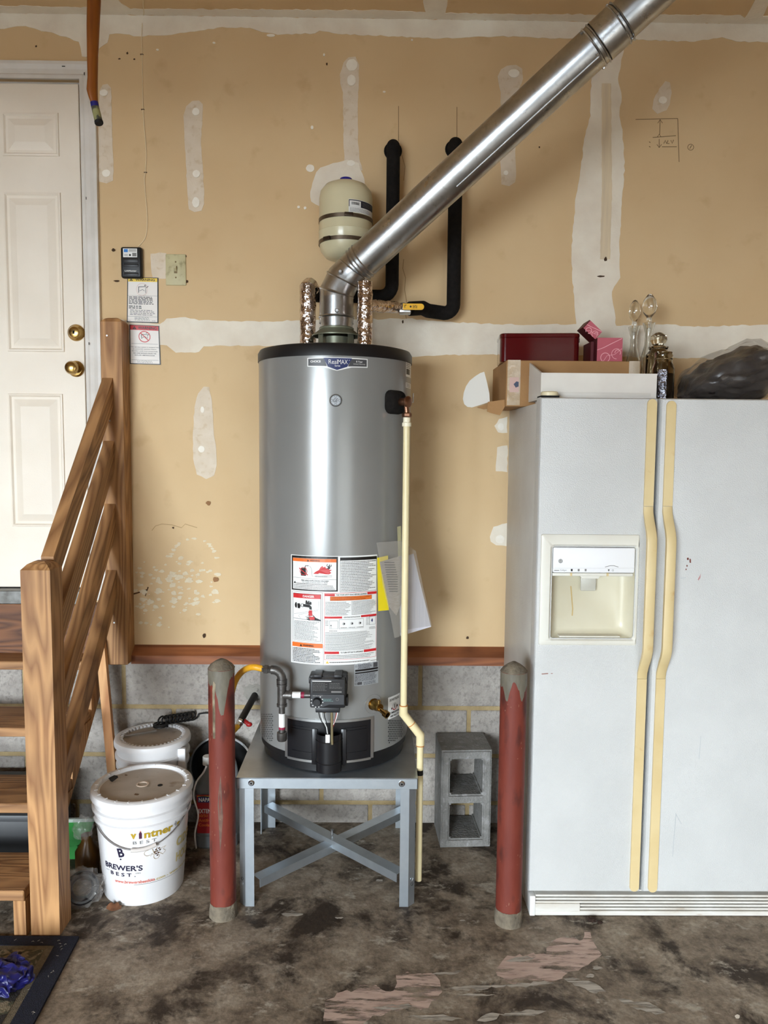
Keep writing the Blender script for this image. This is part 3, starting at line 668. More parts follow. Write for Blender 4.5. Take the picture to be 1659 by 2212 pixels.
for x in (968, 1105, 1240): D.ring('d', LX(x), LY(1185), .0045, .001, 6); D.disc('k', LX(x)+.001, LY(1185), .0026, 6); PR_('d', x-55, 1245, x+55, 1262, 1, .7, .005, 0)
R_('g', 725, 1130, 870, 1270, 4); R_('w', 729, 1134, 866, 1266, 5); D.disc('k', LX(752), LY(1210), .002, 6); LN_('d', [(752, 1215), (752, 1262)], 5, 6)
R_('d', 1400, 1090, 1505, 1235, 4); R_('w', 1405, 1095, 1500, 1230, 5); PL_('b', [(1428, 1160), (1448, 1120), (1460, 1160), (1448, 1195)], 6)
PR_('d', 655, 1125, 715, 1220, 4, .4); PR_('d', 1345, 1095, 1392, 1235, 7, .4); PR_('d', 1395, 1265, 1505, 1310, 3, .5, .006, .1); PR_('d', 720, 1295, 870, 1315, 1, .5)
PR_('d', 655, 1325, 1508, 1645, 18, .42); PR_('d', 665, 1710, 1505, 1785, 3, .42)
PL_('y', [(662, 1860), (690, 1818), (718, 1862)], 3); PR_('d', 728, 1830, 1400, 1855, 1, .7, .007, 0); PR_('g', 1420, 1850, 1515, 1865, 1, .7, .007, 0)
label(D, text='large white sheet of warnings and lighting instructions')
# rating plate beside it
D = Decal(HF)
def X2(px): return hu(px, 1455)
def Y2(py): return hz(790, py)+.004
D.rect('s', X2(765), Y2(1482), X2(817), Y2(1434), 1)
for y0, y1 in ((1447, 1451), (1453, 1456)): D.rect('k', X2(767), Y2(y1), X2(816), Y2(y0), 2)
D.rect('d', X2(806), Y2(1446), X2(815), Y2(1436), 2); D.rect('d', X2(772), Y2(1480), X2(782), Y2(1474), 2); D.ring('d', X2(769), Y2(1440), .003, .0008, 2); D.ring('k', X2(769), Y2(1477), .004, .0012, 2)
D.prints('d', X2(773), Y2(1446), X2(803), Y2(1436), 4); D.prints('d', X2(767), Y2(1473), X2(815), Y2(1457), 6); D.prints('d', X2(785), Y2(1481), X2(815), Y2(1474), 3)
label(D, base='s', nm='rating_plate', text='silver rating plate with fine print')
# air inlet sticker
D = Decal(HF); X3 = lambda px: hu(px, 1528); Y3 = lambda py: hz(850, py)+.002
D.rect('w', X3(838), Y3(1551), X3(863), Y3(1504), 1)
uc, vc = (X3(838)+X3(863))/2, Y3(1527); sw = X3(863)-X3(838)
D.text('k', 'DO NOT BLOCK', uc, Y3(1511), sw*.8, .009, 3, .02); D.text('k', 'COMBUSTION', uc, Y3(1539), sw*.8, .007, 3, .02); D.text('k', 'AIR INLETS', uc, Y3(1546), sw*.7, .007, 3, .02)
D.ring('r', uc, vc, .014, .003, 2, 24, 190, 350); D.ring('g', uc, vc, .012, .001, 2); D.rect('g', uc-.003, vc-.006, uc+.003, vc+.008, 2); D.rect('k', uc-.02, vc-.008, uc-.015, vc-.002, 2); D.rect('k', uc+.013, vc-.006, uc+.02, vc+.002, 2)
label(D, nm='air_inlet_sticker', text='white and red sticker by the drain valve')
# side stickers top right
for y0, y1 in ((780, 814), (827, 838)):
    D = Decal(HF); X4 = lambda px: hu(px, 800); Y4 = lambda py: hz(880, py)
    D.rect('w', X4(876.5), Y4(y1), X4(887.5), Y4(y0), 1)
    if y1 == 814: D.rect('k', X4(877.5), Y4(809), X4(884.5), Y4(797), 2)
    D.prints('d', X4(877.5), Y4(796 if y1 == 814 else y1-1), X4(886), Y4(y0+1), 4 if y1 == 814 else 3, 2, .45, .01, .2)
    label(D, nm='specification_sticker')
# brand badge
D = Decal(HF); X5 = lambda px: hu(px, 785); Y5 = lambda py: hz(727, py)
B5 = lambda *P: [(X5(x), Y5(y)) for x, y in P]
D.band('w', B5((664, 773), (697, 772), (729, 772), (762, 772), (794, 773)), B5((664, 792), (697, 793), (728, 801), (760, 793), (794, 792)), 1)
D.band('d', B5((666, 775), (700, 774.5), (706, 790)), B5((666, 790), (700, 790.8), (706, 791)), 2); D.band('d', B5((752, 790), (759, 774.5), (792, 775)), B5((752, 791), (759, 790.8), (792, 790)), 2)
D.band('b', B5((699, 773.5), (729, 773.5), (760, 773.5)), B5((699, 774), (708, 792), (728, 799.5), (750, 792), (760, 774)), 3)
D.text('t', 'CHOICE', X5(682), Y5(781), X5(693)-X5(671), .007, 5, .03); D.text('t', 'Real', X5(719.5), Y5(781.5), X5(729)-X5(710), .0145, 5); D.text('t', 'MAX', X5(740.5), Y5(781.5), X5(751)-X5(730), .0145, 5, .0)
D.text('t', 'TM', X5(754), Y5(778), .004, .003, 5); D.text('t', 'Series', X5(729), Y5(790), X5(735)-X5(723), .006, 5, .01); D.text('t', '8 Year', X5(776), Y5(780), X5(783)-X5(769), .006, 5, .01); D.text('t', 'Limited Warranty', X5(776), Y5(785.5), X5(788)-X5(763), .0045, 5)
label(D, names={**NM, 't': ('white_lettering', WHT)}, nm='badge', text='navy and grey shield badge near the top')
# round emblem with a script monogram
ea = hu(725, 865)/HR; ec = Vector((HX+HR*math.sin(ea), HY-HR*math.cos(ea), hz(725, 865))); ed = Vector((math.sin(ea), -math.cos(ea), 0))
em = MB().lathe([(.0205, -.004), (.0205, .003), (.0185, .0045), (.017, .003), (0, .003)], ec, ed, 36, cap=False).done('emblem', mat('brushed_emblem', (150, 152, 154), rough=.45, metal=.9), wh)
eu = Vector((math.cos(ea), math.sin(ea), 0))
D = Decal(lambda u, v, l: ec+eu*u+Vector((0, 0, v))+ed*(.003+.0003*l))
D.ring('g', 0, 0, .0165, .001, 1)
for sx in (-1, 1):
    D.ring('g', sx*.0125, 0, .004, .0011, 1, 12, 60 if sx > 0 else -120, 300 if sx > 0 else 120); D.ring('g', 0, sx*.0125, .004, .0011, 1, 12, 150 if sx > 0 else -30, 390 if sx > 0 else 210)
D.text('g', 'GE', 0, 0, .016, .0125, 2, .015, shear=.3)
D.build(em, {'g': ('monogram', DGY)})
# perforated air inlets
ho = MB(); holes = []
for side in (0, 1):
    for r in range(15):
        py = 1543+r*4.7
        for c in range(9):
            px = (562+c*3.6 + (1.8 if r % 2 else 0)) if not side else (839+c*3.4+(1.7 if r % 2 else 0))
            if px > (590 if not side else 868) or (side and py < 1554): continue
            a, z = cyl_hit(px, py + (abs(px-718)-130)*-.22*0, HX, HY, HR)
            if z < .53: continue
            p = Vector((HX+(HR+.0006)*math.sin(a), HY-(HR+.0006)*math.cos(a), z)); t = Vector((math.cos(a), math.sin(a), 0)); n_ = 8; rr = .0027
            ho.poly([p+t*rr*math.cos(6.2832*i/n_)+Vector((0, 0, rr*math.sin(6.2832*i/n_))) for i in range(n_)])
stuff(ho.done('air_inlet_holes', DARK, wh, smooth=0))
# burner access door: frame, curved panel, embossed leaves and the manifold cover
def hpanel(px0, px1, z0, z1, r0, r1, nm, mt, par=wh, n=20):
    a0, a1 = cyl_hit(px0, 1600, HX, HY, HR)[0], cyl_hit(px1, 1600, HX, HY, HR)[0]
    b = MB(); V = []
    for i in range(n+1):
        a = a0+(a1-a0)*i/n; s_, c_ = math.sin(a), math.cos(a)
        V.append([b.bm.verts.new((HX+r*s_, HY-r*c_, z)) for r, z in ((r0, z0), (r1, z0), (r1, z1), (r0, z1))])
    for i in range(n):
        for j in range(4): b.bm.faces.new((V[i][j], V[i][(j+1) % 4], V[i+1][(j+1) % 4], V[i+1][j]))
    b.bm.faces.new(V[0]); b.bm.faces.new(V[-1][::-1]); return b.done(nm, mt, par, smooth=40)
zt_, zb_ = hz(718, 1560), hz(718, 1646)
CHR = mat('brushed_strip', (190, 192, 192), rough=.3, metal=.9)
bd = hpanel(622, 800, zb_+.004, zt_, HR-.004, HR+.002, 'burner_door', BLKM)
for a, c in ((632, 683), (740, 791)):
    hpanel(a, c, zb_+.035, zt_-.03, HR, HR+.005, 'embossed_leaf', BLKM, bd, 8)
    for zz in (zb_+.028, zt_-.024): hpanel(a, c, zz-.003, zz+.003, HR, HR+.0045, 'pressed_rib', BLKM, bd, 8)
hpanel(617, 622, zb_, zt_+.008, HR-.004, HR+.003, 'door_edge_strip', CHR, bd, 2); hpanel(800, 806, zb_, zt_+.008, HR-.004, HR+.003, 'door_edge_strip', CHR, bd, 2)
hpanel(622, 800, zt_, zt_+.008, HR-.004, HR+.006, 'door_lip', CHR, bd); hpanel(622, 800, zb_-.004, zb_+.004, HR-.004, HR+.004, 'door_lip', CHR, bd)
ma = hu(711, 1610)/HR; md = Vector((math.sin(ma), -math.cos(ma), 0)); mt_ = Vector((math.cos(ma), math.sin(ma), 0)); mc = Vector((HX, HY, 0))+md*HR
b = MB(); V = []
for i in range(17):
    a = math.pi*i/16; rr = .043
    u = -rr*math.cos(a); w = .012+.036*math.sin(a)
    V.append([b.bm.verts.new(mc+mt_*u+md*w+Vector((0, 0, z))) for z in (.476, .486, .505, .508, .580, .583, .60, .606)])
for i in range(16):
    for j in range(7): b.bm.faces.new((V[i][j], V[i+1][j], V[i+1][j+1], V[i][j+1]))
b.bm.faces.new([v[0] for v in V]); b.done('manifold_cover', BLKM, wh, smooth=50)
for s in (-1, 1): MB().box(-.01, .01, -.004, .014, .49, .615, bev=.003, M=Matrix.Translation(mc+mt_*s*.049) @ Matrix.Rotation(ma, 4, 'Z')).done('cover_flange', BLKM, wh)
for zz in (.583, .508): MB().tube([mc+mt_*(-.0435*math.cos(math.pi*i/12))+md*(.012+.0365*math.sin(math.pi*i/12))+Vector((0, 0, zz)) for i in range(13)], .002, 6).done('pressed_rib', BLKM, wh)
# gas control
ga = hu(711, 1490)/HR; gd = Vector((math.sin(ga), -math.cos(ga), 0)); gt = Vector((math.cos(ga), math.sin(ga), 0)); gy = HR
gM = Matrix(((gt.x, gd.x, 0, HX+gd.x*gy), (gt.y, gd.y, 0, HY+gd.y*gy), (0, 0, 1, 0), (0, 0, 0, 1)))
# local x across, y outwards, z up
gz0, gz1 = .700, .812
GASB = mat('charcoal_plastic', (30, 30, 32), rough=.45); GASF = mat('grey_plastic_face', (52, 53, 56), rough=.45)
gb = MB().box(-.058, .058, -.02, .072, gz0+.01, gz1-.004, bev=.006, M=gM).box(-.04, .04, .03, .07, gz0-.006, gz0+.012, bev=.003, M=gM).done('gas_control', GASB, wh)
MB().box(-.062, .062, -.02, .045, .745, gz1, bev=.006, M=gM).box(-.046, -.02, -.01, .06, gz1-.004, gz1+.005, bev=.002, M=gM).box(.02, .046, -.01, .06, gz1-.004, gz1+.005, bev=.002, M=gM).done('valve_housing', GASB, gb)
for a_ in ((.056, .066, .01, .05, .71, .74), (-.064, -.056, .01, .05, .785, .806), (.056, .064, .01, .05, .785, .806)): MB().box(*a_, bev=.003, M=gM).done('side_lug', GASB, gb)
MB().prism([gM @ Vector(p) for p in ((-.054, .072, .757), (.054, .072, .757), (.054, .072, .724), (.005, .072, .724), (-.015, .072, .716), (-.054, .072, .716))], gd*.004).done('control_face', GASF, gb, smooth=0)
D = Decal(lambda u, v, l: gM @ Vector((u, .0725+.0004*l, v)))
D.rect('k', -.05, .760, .05, .802, 1); D.prints('g', -.048, .768, .0, .796, 7, 2, .22, .006); D.prints('g', .006, .775, .048, .796, 5, 2, .22, .006); D.rect('w', -.05, .7995, .012, .802, 2); D.rect('g', .012, .763, .046, .768, 2)
D2 = Decal(lambda u, v, l: gM @ Vector((u, .0765+.0004*l, v))); D2.prints('g', -.048, .7515, -.015, .7555, 1, 2, .7, .006, 0); D2.prints('c', -.014, .734, .02, .744, 3, 2, .6, .005)
for i in range(9):
    a = math.radians(-200+i*32); D2.rect('w', -.034+.019*math.cos(a)-.0018, .734+.019*math.sin(a)-.0012, -.034+.019*math.cos(a)+.0018, .734+.019*math.sin(a)+.0012, 2)
D2.ring('g', .032, .742, .005, .001, 2)
D.build(gb, NM); D2.build(gb, {**NM, 'c': ('teal_print', mat('teal_ink', (96, 124, 120), rough=.4))})
kn = MB().lathe([(.0145, 0), (.0145, .004), (.0125, .014), (.0115, .016), (0, .016)], gM @ Vector((-.034, .074, .734)), gd, 24).done('dial_knob', BLKP, gb)
MB().box(-.0365, -.0315, .088, .0905, .724, .744, M=gM).done('dial_pointer', GASB, kn)
# wires and pilot tube from the control down to the burner
for i, (x0, x1, c_) in enumerate(((-.032, -.006, BLACK), (-.024, .0, WHT), (-.014, .004, BLACK), (.034, .008, WHT), (.030, .012, mat('red_wire', (150, 50, 40), rough=.4)))):
    MB().tube([gM @ Vector((x0, .055, .70)), gM @ Vector((x0*.8+x1*.2, .058, .675)), gM @ Vector((x1*.8+x0*.2, .045, .635)), gM @ Vector((x1, .03, .585))], .0017, 6).done('control_wire', c_, gb)
MB().tube([gM @ Vector((.012, .05, .70)), gM @ Vector((.014, .05, .58))], .0045, 10).lathe([(.008, 0), (.008, .012)], gM @ Vector((.012, .05, .692)), (0, 0, 1), 6).done('gas_feed_tube', mat('pale_brass_tube', (190, 178, 140), rough=.3, metal=.9), gb)
MB().lathe([(.006, 0), (.006, .014)], gM @ Vector((-.012, .05, .688)), (0, 0, 1), 6).done('pilot_fitting', BRASS, gb)
MB().box(-.008, .006, .044, .05, .585, .612, M=gM).done('wire_tag', WHT, gb)
# drain valve
da = hu(806, 1521)/HR; dd = Vector((math.sin(da), -math.cos(da), 0)); dc = Vector((HX, HY, hz(806, 1521)))+dd*HR
dv = MB().lathe([(.020, 0), (.020, .004), (.017, .004), (.016, .03), (.013, .036), (.013, .045), (0, .045)], dc, dd, 24).done('drain_valve', mat('weathered_brass', (150, 118, 62), rough=.3, metal=1), wh)
MB().lathe([(.008, 0), (.0085, .03), (.0125, .03), (.0125, .045), (.009, .045), (.008, .03)], dc+dd*.036+Vector((0, 0, -.004)), (dd+Vector((.25, 0, -.35))).normalized(), 20, cap=False).done('hose_outlet', BRASS, dv)
MB().lathe([(.006, 0), (.006, .024), (.0035, .026), (0, .026)], dc+dd*.036, (0, 0, 1), 14).done('valve_stem', BRASS, dv)
MB().lathe([(.034, 0), (.034, .0012), (.0325, .0014), (.0325, .0006), (.02, .0006)], dc+dd*.0, dd, 40, cap=False).done('drain_escutcheon', JACK, wh)
# relief valve and its insulation pad
TA = math.radians(50); td = Vector((math.sin(TA), -math.cos(TA), 0)); tt = Vector((math.cos(TA), math.sin(TA), 0)); tz = 1.715
tc_ = Vector((HX, HY, tz))+td*HR
tM = Matrix(((tt.x, td.x, 0, tc_.x), (tt.y, td.y, 0, tc_.y), (0, 0, 1, tz), (0, 0, 0, 1)))
tM.translation = tc_
FOAM = mat('black_foam', (22, 20, 19), (30, 27, 25), rough=.9, scale=60, bump=.3, bscale=200, spec=.2)
b = MB().box(-.045, .045, -.03, .028, -.04, .04, bev=.024, seg=4, M=tM).done('valve_insulation', FOAM, wh)
CU = mat('aged_bronze', (150, 110, 88), rough=.35, metal=1)
tp = MB().lathe([(.013, .02), (.013, .052), (.016, .052), (.019, .056), (.019, .062), (.013, .066), (0, .067)], tc_+Vector((0, 0, 0)), td, 20).done('relief_valve', CU, wh)
MB().tube([tc_+td*.05, tc_+td*.055+Vector((0, 0, -.032)), tc_+td*.055+Vector((0, 0, -.05))], .009, 12).done('valve_outlet', CU, tp)
MB().tube([tc_+td*.06+tt*.012+Vector((0, 0, -.004)), tc_+td*.058+tt*.03, tc_+td*.055+tt*.034+Vector((0, 0, .03))], .0018, 6).done('test_lever', STEEL, tp)
# ------------------------------------------------------------------ relief discharge pipe
PVC = mat('cream_plastic_pipe', (232, 218, 176), (226, 210, 164), rough=.35, scale=6)
px_ = tc_+td*.055; x0, y0 = px_.x, px_.y; x1 = max(at(904, 1700, Y=y0).x, SX1+.0118); za = hz(860, 1540)
za = at(876, 1542, Y=y0).z; zb = at(903, 1588, Y=y0).z; ze = at(905, 1901, Y=y0).z
pv = thing('discharge_pipe', 'thin cream plastic pipe running down the right side of the water heater', 'pipe', (x0, y0, max(ze, 0)))
MB().tube([(x0, y0, tz-.075), (x0, y0, za+.012)], .0115, 20).done('pipe_run', PVC, pv)
MB().lathe([(.0155, 0), (.0155, .012), (.012, .014), (.012, .03), (.0105, .034)], (x0, y0, tz-.082), n=20).done('adapter', mat('pale_plastic_adapter', (240, 232, 206), rough=.4), pv)
MB().lathe([(.014, 0), (.0165, .004), (.0165, .012), (.014, .016)], (x0, y0, tz-.052), n=6).done('hex_nut', CU, pv, smooth=0)
MB().tube([(x0, y0, za+.03), (x0, y0, za), (x1, y0, zb), (x1, y0, zb-.035)], .0145, 20).done('offset_elbows', PVC, pv)
m_ = (Vector((x0, y0, za))+Vector((x1, y0, zb)))/2; dq = (Vector((x1, y0, zb))-Vector((x0, y0, za))).normalized()
for p_, ax_ in ((m_-dq*.002, dq), (Vector((x1, y0, zb-.037)), Vector((0, 0, 1))), (Vector((x0, y0, za+.03)), Vector((0, 0, 1)))): MB().lathe([(.0149, -.0015), (.0149, .0015)], p_, ax_, 20).done('glue_line', mat('orange_primer', (196, 128, 62), rough=.4), pv)
MB().tube([(x1, y0, zb-.03), (x1, y0, max(ze, .006))], .0115, 20).done('pipe_run', PVC, pv)
zz = at(904, 1668, Y=y0).z; MB().lathe([(.0118, -.009), (.0118, .009)], (x1, y0, zz), n=20, cap=False).done('printed_band', INK, pv)
# ------------------------------------------------------------------ flue
ZINC = mat('galvanised_flue', (196, 198, 200), (168, 170, 172), rough=.3, metal=1, scale=14, detail=8, rvar=.08, bump=.05, bscale=30, c3=(170, 172, 174), scale3=60)
FRr = .0595
fx, fy = at(727, 680, Y=HY).x, HY
fl = thing('flue_pipe', 'shiny galvanised flue pipe slanting up from the water heater to the ceiling', 'flue', (fx, fy, ZC))
p1 = Vector((fx, fy, ZC+.065)); p2 = Vector((fx, fy, at(727, 640, Y=HY).z)); e0 = at(768, 578, Y=HY); e1 = at(1335, 55, Y=-.70)
dv_ = (e1-e0).normalized(); top_p = e0+dv_*(RZ-.0-e0.z)/dv_.z
def bead(p, ax, r=FRr, w=.005, h=.004, nm='pipe_bead'): return MB().lathe([(r-.001, -w), (r+h*.6, -w*.6), (r+h, 0), (r+h*.6, w*.6), (r-.001, w)], p, ax, 40, cap=False).done(nm, ZINC, fl)
MB().lathe([(.058, 0), (.058, .04)], (fx, fy, ZC+.078), n=48, cap=False).lathe([(FRr+.001, 0), (FRr+.001, .09)], (fx, fy, ZC+.1), n=48, cap=False).done('collar', ZINC, fl)
zA = Vector((0, 0, 1))
# three gores from vertical to the slanted run
dm = (zA+dv_).normalized()
g0 = p2-zA*.03; g1 = p2+zA*.012; g3 = e0-dv_*.005; 
d1 = (zA*1.9+dv_).normalized(); d2 = (zA+dv_*1.9).normalized()
g2 = g1*.5+g3*.5+ (zA-dv_)*.012
MB().tube([p1+zA*.06, g1, g2, g3, g3+dv_*.05], FRr+.0008, 48, cap=False).done('elbow', ZINC, fl)
for p_, a_ in ((g0-zA*.045, zA), (g1, d1), (g2, dm), (g3, d2)): bead(p_, a_, FRr+.001)
for s_ in (.018, .032, .046): bead(g3+dv_*s_, dv_, FRr+.001, .004, .005)
run_end = e0+dv_*(at(1290, 95, Y=-.68)-e0).dot(dv_)
MB().tube([g3+dv_*.03, run_end], FRr+.0025, 56, cap=False).done('slanted_run', ZINC, fl)
sd = dv_.cross(Vector((0, 1, 0))).normalized()
MB().tube([run_end-dv_*.02, top_p], FRr-.001, 48, cap=False).done('upper_run', ZINC, fl)
for s_ in (-.012, .004): bead(run_end+dv_*s_, dv_, FRr, .005, .007)
for s_ in (.075, .088): bead(run_end+dv_*s_, dv_, FRr, .004, .007)
MB().lathe([(FRr+.004, 0), (FRr+.004, .07)], run_end+dv_*.01, dv_, 48, cap=False).done('collar', ZINC, fl)
for i in range(9):
    a = 2*math.pi*i/9; o_ = sd*math.cos(a)+dv_.cross(sd)*math.sin(a)
    MB().lathe([(.005, 0), (.005, .004), (.003, .006), (0, .006)], run_end+dv_*(-.02 if i % 2 else .08)+o_*(FRr+.003), o_, 6).done('sheet_metal_screw', ZINC, fl)
for (px, py) in ((728, 671), (735, 587)):
    q = at(px, py, Y=HY-FRr-.001); MB().lathe([(.008, 0), (.008, .002), (.005, .004), (.005, .008), (0, .008)], q, (0, -1, 0), 10).done('sheet_metal_screw', ZINC, fl)
# lengthwise lock seam on the run's lower flank
sl = (Vector((0, -.62, -.78))-dv_*Vector((0, -.62, -.78)).dot(dv_)).normalized()
MB().tube([g3+dv_*.45+sl*(FRr+.002), run_end-dv_*.02+sl*(FRr+.002)], .0025, 6).done('lock_seam', ZINC, fl)
# draft hood
HOOD = mat('olive_hood_steel', (132, 134, 116), (116, 118, 100), rough=.42, metal=.5, scale=12)
dh = MB().lathe([(.056, .088), (.062, .084), (.062, .080), (.0605, .078), (.083, .060), (.087, .058), (.087, .054)], (fx, fy, ZC), n=48, cap=False).done('draft_hood', HOOD, fl)
for i in range(4):
    a = math.radians(45+90*i); c_, s_ = math.cos(a), math.sin(a)
    MB().box(-.012, .012, -.0015, .0015, -.001, .066, M=Matrix.Translation((fx+c_*.074, fy+s_*.072, ZC)) @ Matrix.Rotation(a+math.pi/2, 4, 'Z')).done('hood_leg', HOOD, dh, smooth=0)
MB().lathe([(.05, 0), (.05, .05), (.03, .05), (.03, 0)], (fx, fy, ZC+.001), n=36).done('hood_baffle', HOOD, dh)
# ------------------------------------------------------------------ water lines
FOIL = mat('crinkled_foil', (226, 214, 206), (206, 190, 182), rough=.16, metal=1, scale=30, bump=.9, bscale=38)
def foil(pts, r, nm, par):
    pts = [Vector(p) for p in pts]; q = []
    for a, c in zip(pts, pts[1:]):
        k = max(2, int((c-a).length/.007))
        q += [a+(c-a)*i/k for i in range(k)]
    q.append(pts[-1]); b = MB().tube(q, r, 30); b.jitter(.0022, 95, len(q)); b.jitter(.002, 40, 3); return b.done(nm, FOIL, par, smooth=22)
PW = -.075
LFY, RFY = HY+.062, HY-.082
lf = at(665, 700, Y=LFY); rf = at(788, 700, Y=RFY); ztopL = at(665, 622, Y=LFY).z; ztopR = at(788, 622, Y=RFY).z; xlB = at(848, 500, Y=PW).x; zlH = at(760, 640, Y=PW).z
lp = thing('hot_water_pipe', 'foil and black foam wrapped water pipe rising behind the flue pipe', 'pipe', (lf.x, LFY, ZC))
foil([(lf.x, LFY, ZC), (lf.x, LFY, ztopL), (lf.x+.004, LFY+.02, ztopL+.012), (lf.x+.008, LFY+.06, ztopL+.01)], .0285, 'foil_wrap', lp)
zlw = at(850, 322, Y=-.02).z
def arc(p, d0, d1, r, n=6):
    """rounded corner at p from direction d0 to d1"""
    d0, d1 = Vector(d0).normalized(), Vector(d1).normalized(); a = Vector(p)-d0*r; c = Vector(p)+d1*r; o = a+d1*r
    return [o - d1*r*math.cos(math.pi/2*i/n) + d0*r*math.sin(math.pi/2*i/n) for i in range(n+1)]
path = [(lf.x+.006, LFY+.02, zlH)] + arc((lf.x+.006, PW, zlH), (0, 1, 0), (1, 0, 0), .04) + arc((xlB, PW, zlH), (1, 0, 0), (0, 0, 1), .045) + arc((xlB, PW, zlw), (0, 0, 1), (0, 1, 0), .035) + [(xlB, .02, zlw)]
MB().tube(path, .0255, 22).done('foam_wrap', FOAM, lp)
MB().lathe([(.033, -.010), (.036, 0)], (xlB, .002, zlw), (0, 1, 0), 24).done('wall_collar', FOAM, lp)
rp = thing('cold_water_pipe', 'foil and black foam wrapped water pipe with a yellow handled valve', 'pipe', (rf.x, RFY, ZC))
foil([(rf.x, RFY, ZC), (rf.x, RFY, ztopR+.02)], .0265, 'foil_wrap', rp)
v0 = at(803, 660, Y=RFY+.01); v1 = at(858, 664, Y=-.21); v2 = at(896, 668, Y=-.16); xr = at(982, 500, Y=PW).x; zrH = at(968, 674, Y=-.10).z
foil([v0-Vector((.02, 0, 0)), v1], .021, 'foil_branch', rp)
vd = (v2-v1).normalized()
bv = MB().lathe([(.017, -.006), (.017, .004), (.012, .006), (.012, .012), (.019, .018), (.021, .028), (.019, .04), (.012, .046), (.017, .05), (.017, .062)], v1, vd, 8).done('ball_valve', STEEL, rp, smooth=20)
h0 = at(870, 664, Y=-.245)
MB().prism([(h0.x, -.262, h0.z-.011), (h0.x+.066, -.262, h0.z-.011)]+[(h0.x+.066+.011*math.cos(a), -.262, h0.z+.011*math.sin(a)) for a in [math.pi*(i-4)/10 for i in range(9)]]+[(h0.x+.066, -.262, h0.z+.011), (h0.x, -.262, h0.z+.011)], (0, .004, 0)).done('valve_handle', mat('yellow_handle_grip', (232, 176, 36), rough=.45), bv, smooth=0)
D = Decal(lambda u, v, l: Vector((h0.x+u, -.2622-.0003*l, h0.z+v))); D.rect('k', .006, -.004, .008, .006, 1); D.rect('k', .006, .004, .013, .006, 1); D.disc('k', .028, 0, .0035, 1); D.prints('k', .036, -.006, .052, .006, 3, 1, .5, .008, 0)
D.build(bv, NM)
MB().box(h0.x-.012, h0.x+.03, -.258, -.20, h0.z-.02, h0.z-.006, bev=.003).done('handle_stop', STEEL, bv)
zrw = at(985, 318, Y=-.02).z; w0 = v1+vd*.06
path = [w0, Vector((w0.x+.05, w0.y+.04, zrH+.008)), Vector((xr-.10, -.10, zrH+.004))] + arc((xr, PW, zrH), (1, 0, 0), (0, 0, 1), .035) + arc((xr, PW, zrw), (0, 0, 1), (0, 1, 0), .035) + [Vector((xr, .02, zrw))]
MB().tube(path, .0265, 22).done('foam_wrap', FOAM, rp)
MB().lathe([(.033, -.008), (.036, 0)], (xr, .002, zrw), (0, 1, 0), 24).done('wall_collar', FOAM, rp)
# ------------------------------------------------------------------ expansion tank
TK = mat('cream_tank_paint', (214, 206, 172), (204, 196, 162), rough=.3, scale=5, coat=.3)
tx = at(747, 480, Y=-.125).x; ty = -.125; za_, zb2 = 2.262, 2.548; TR = .1
tk = thing('expansion_tank', 'cream expansion tank strapped to the wall behind the flue pipe', 'tank', (tx, ty, za_))
zs = [at(747, y, Y=ty-TR).z for y in (463, 512)]; zmid = sum(zs)/2
MB().lathe([(0, za_), (.04, za_), (.075, za_+.012), (.094, za_+.035), (TR, za_+.065), (TR, zmid-.003), (TR+.0015, zmid), (TR, zmid+.003), (TR, zb2-.06), (.095, zb2-.034), (.078, zb2-.012), (.05, zb2), (0, zb2)], (tx, ty, 0), n=56).done('tank_shell', TK, tk)
MB().lathe([(.026, zb2-.003), (.026, zb2+.006), (.022, zb2+.017), (.018, zb2+.019), (0, zb2+.019)], (tx, ty, 0), n=24).done('valve_cap', mat('blue_plastic_cap', (36, 34, 140), rough=.4), tk)
STRP = mat('dull_steel_strap', (122, 110, 96), (96, 84, 70), rough=.4, metal=.8, scale=20)
for z, px in zip(zs, (745, 700)):
    s_ = MB().lathe([(TR, z-.007), (TR+.002, z-.007), (TR+.002, z+.007), (TR, z+.007)], (tx, ty, 0), n=56, cap=False).done('strap', STRP, tk)
    MB().box(tx-.03, tx+.03, -.03, 0, z-.006, z+.006).done('strap_bracket', STRP, tk, smooth=0)
    a, _ = cyl_hit(px+8, 480, tx, ty, TR); MB().box(-.016, .016, -.006, .003, z-.007, z+.007, bev=.002, M=Matrix.Translation((tx+(TR+.003)*math.sin(a), ty-(TR+.003)*math.cos(a), 0)) @ Matrix.Rotation(a, 4, 'Z')).done('strap_buckle', mat('dark_buckle', (70, 58, 48), rough=.4, metal=.8), s_)
def TF(u, v, l): a = u/TR; return Vector((tx+(TR+.0006*l)*math.sin(a), ty-(TR+.0006*l)*math.cos(a), v))
tu = lambda px: cyl_hit(px, 450, tx, ty, TR)[0]*TR; tz_ = lambda py: cyl_hit(760, py, tx, ty, TR)[1]
D = Decal(TF, .008); D.rect('w', tu(753), tz_(458), tu(803.5), tz_(430), 1); D.rect('b', tu(753.5), tz_(446), tu(803.5), tz_(431), 2); D.rect('w', tu(755), tz_(446), tu(779), tz_(433), 3); D.rect('w', tu(757), tz_(444), tu(777), tz_(435), 4)
for i in range(13): D.rect('k', tu(759+i*1.3), tz_(442), tu(759.7+i*1.3), tz_(436), 5)
D.prints('g', tu(782), tz_(444), tu(802), tz_(434), 4, 3, .2, .005); D.prints('g', tu(756), tz_(457), tu(800), tz_(448), 4, 2, .4, .005)
label(D, names={**NM, 'b': ('dark_print', mat('dark_navy_ink', (24, 30, 46), rough=.35))}, host=tk, nm='tank_label')
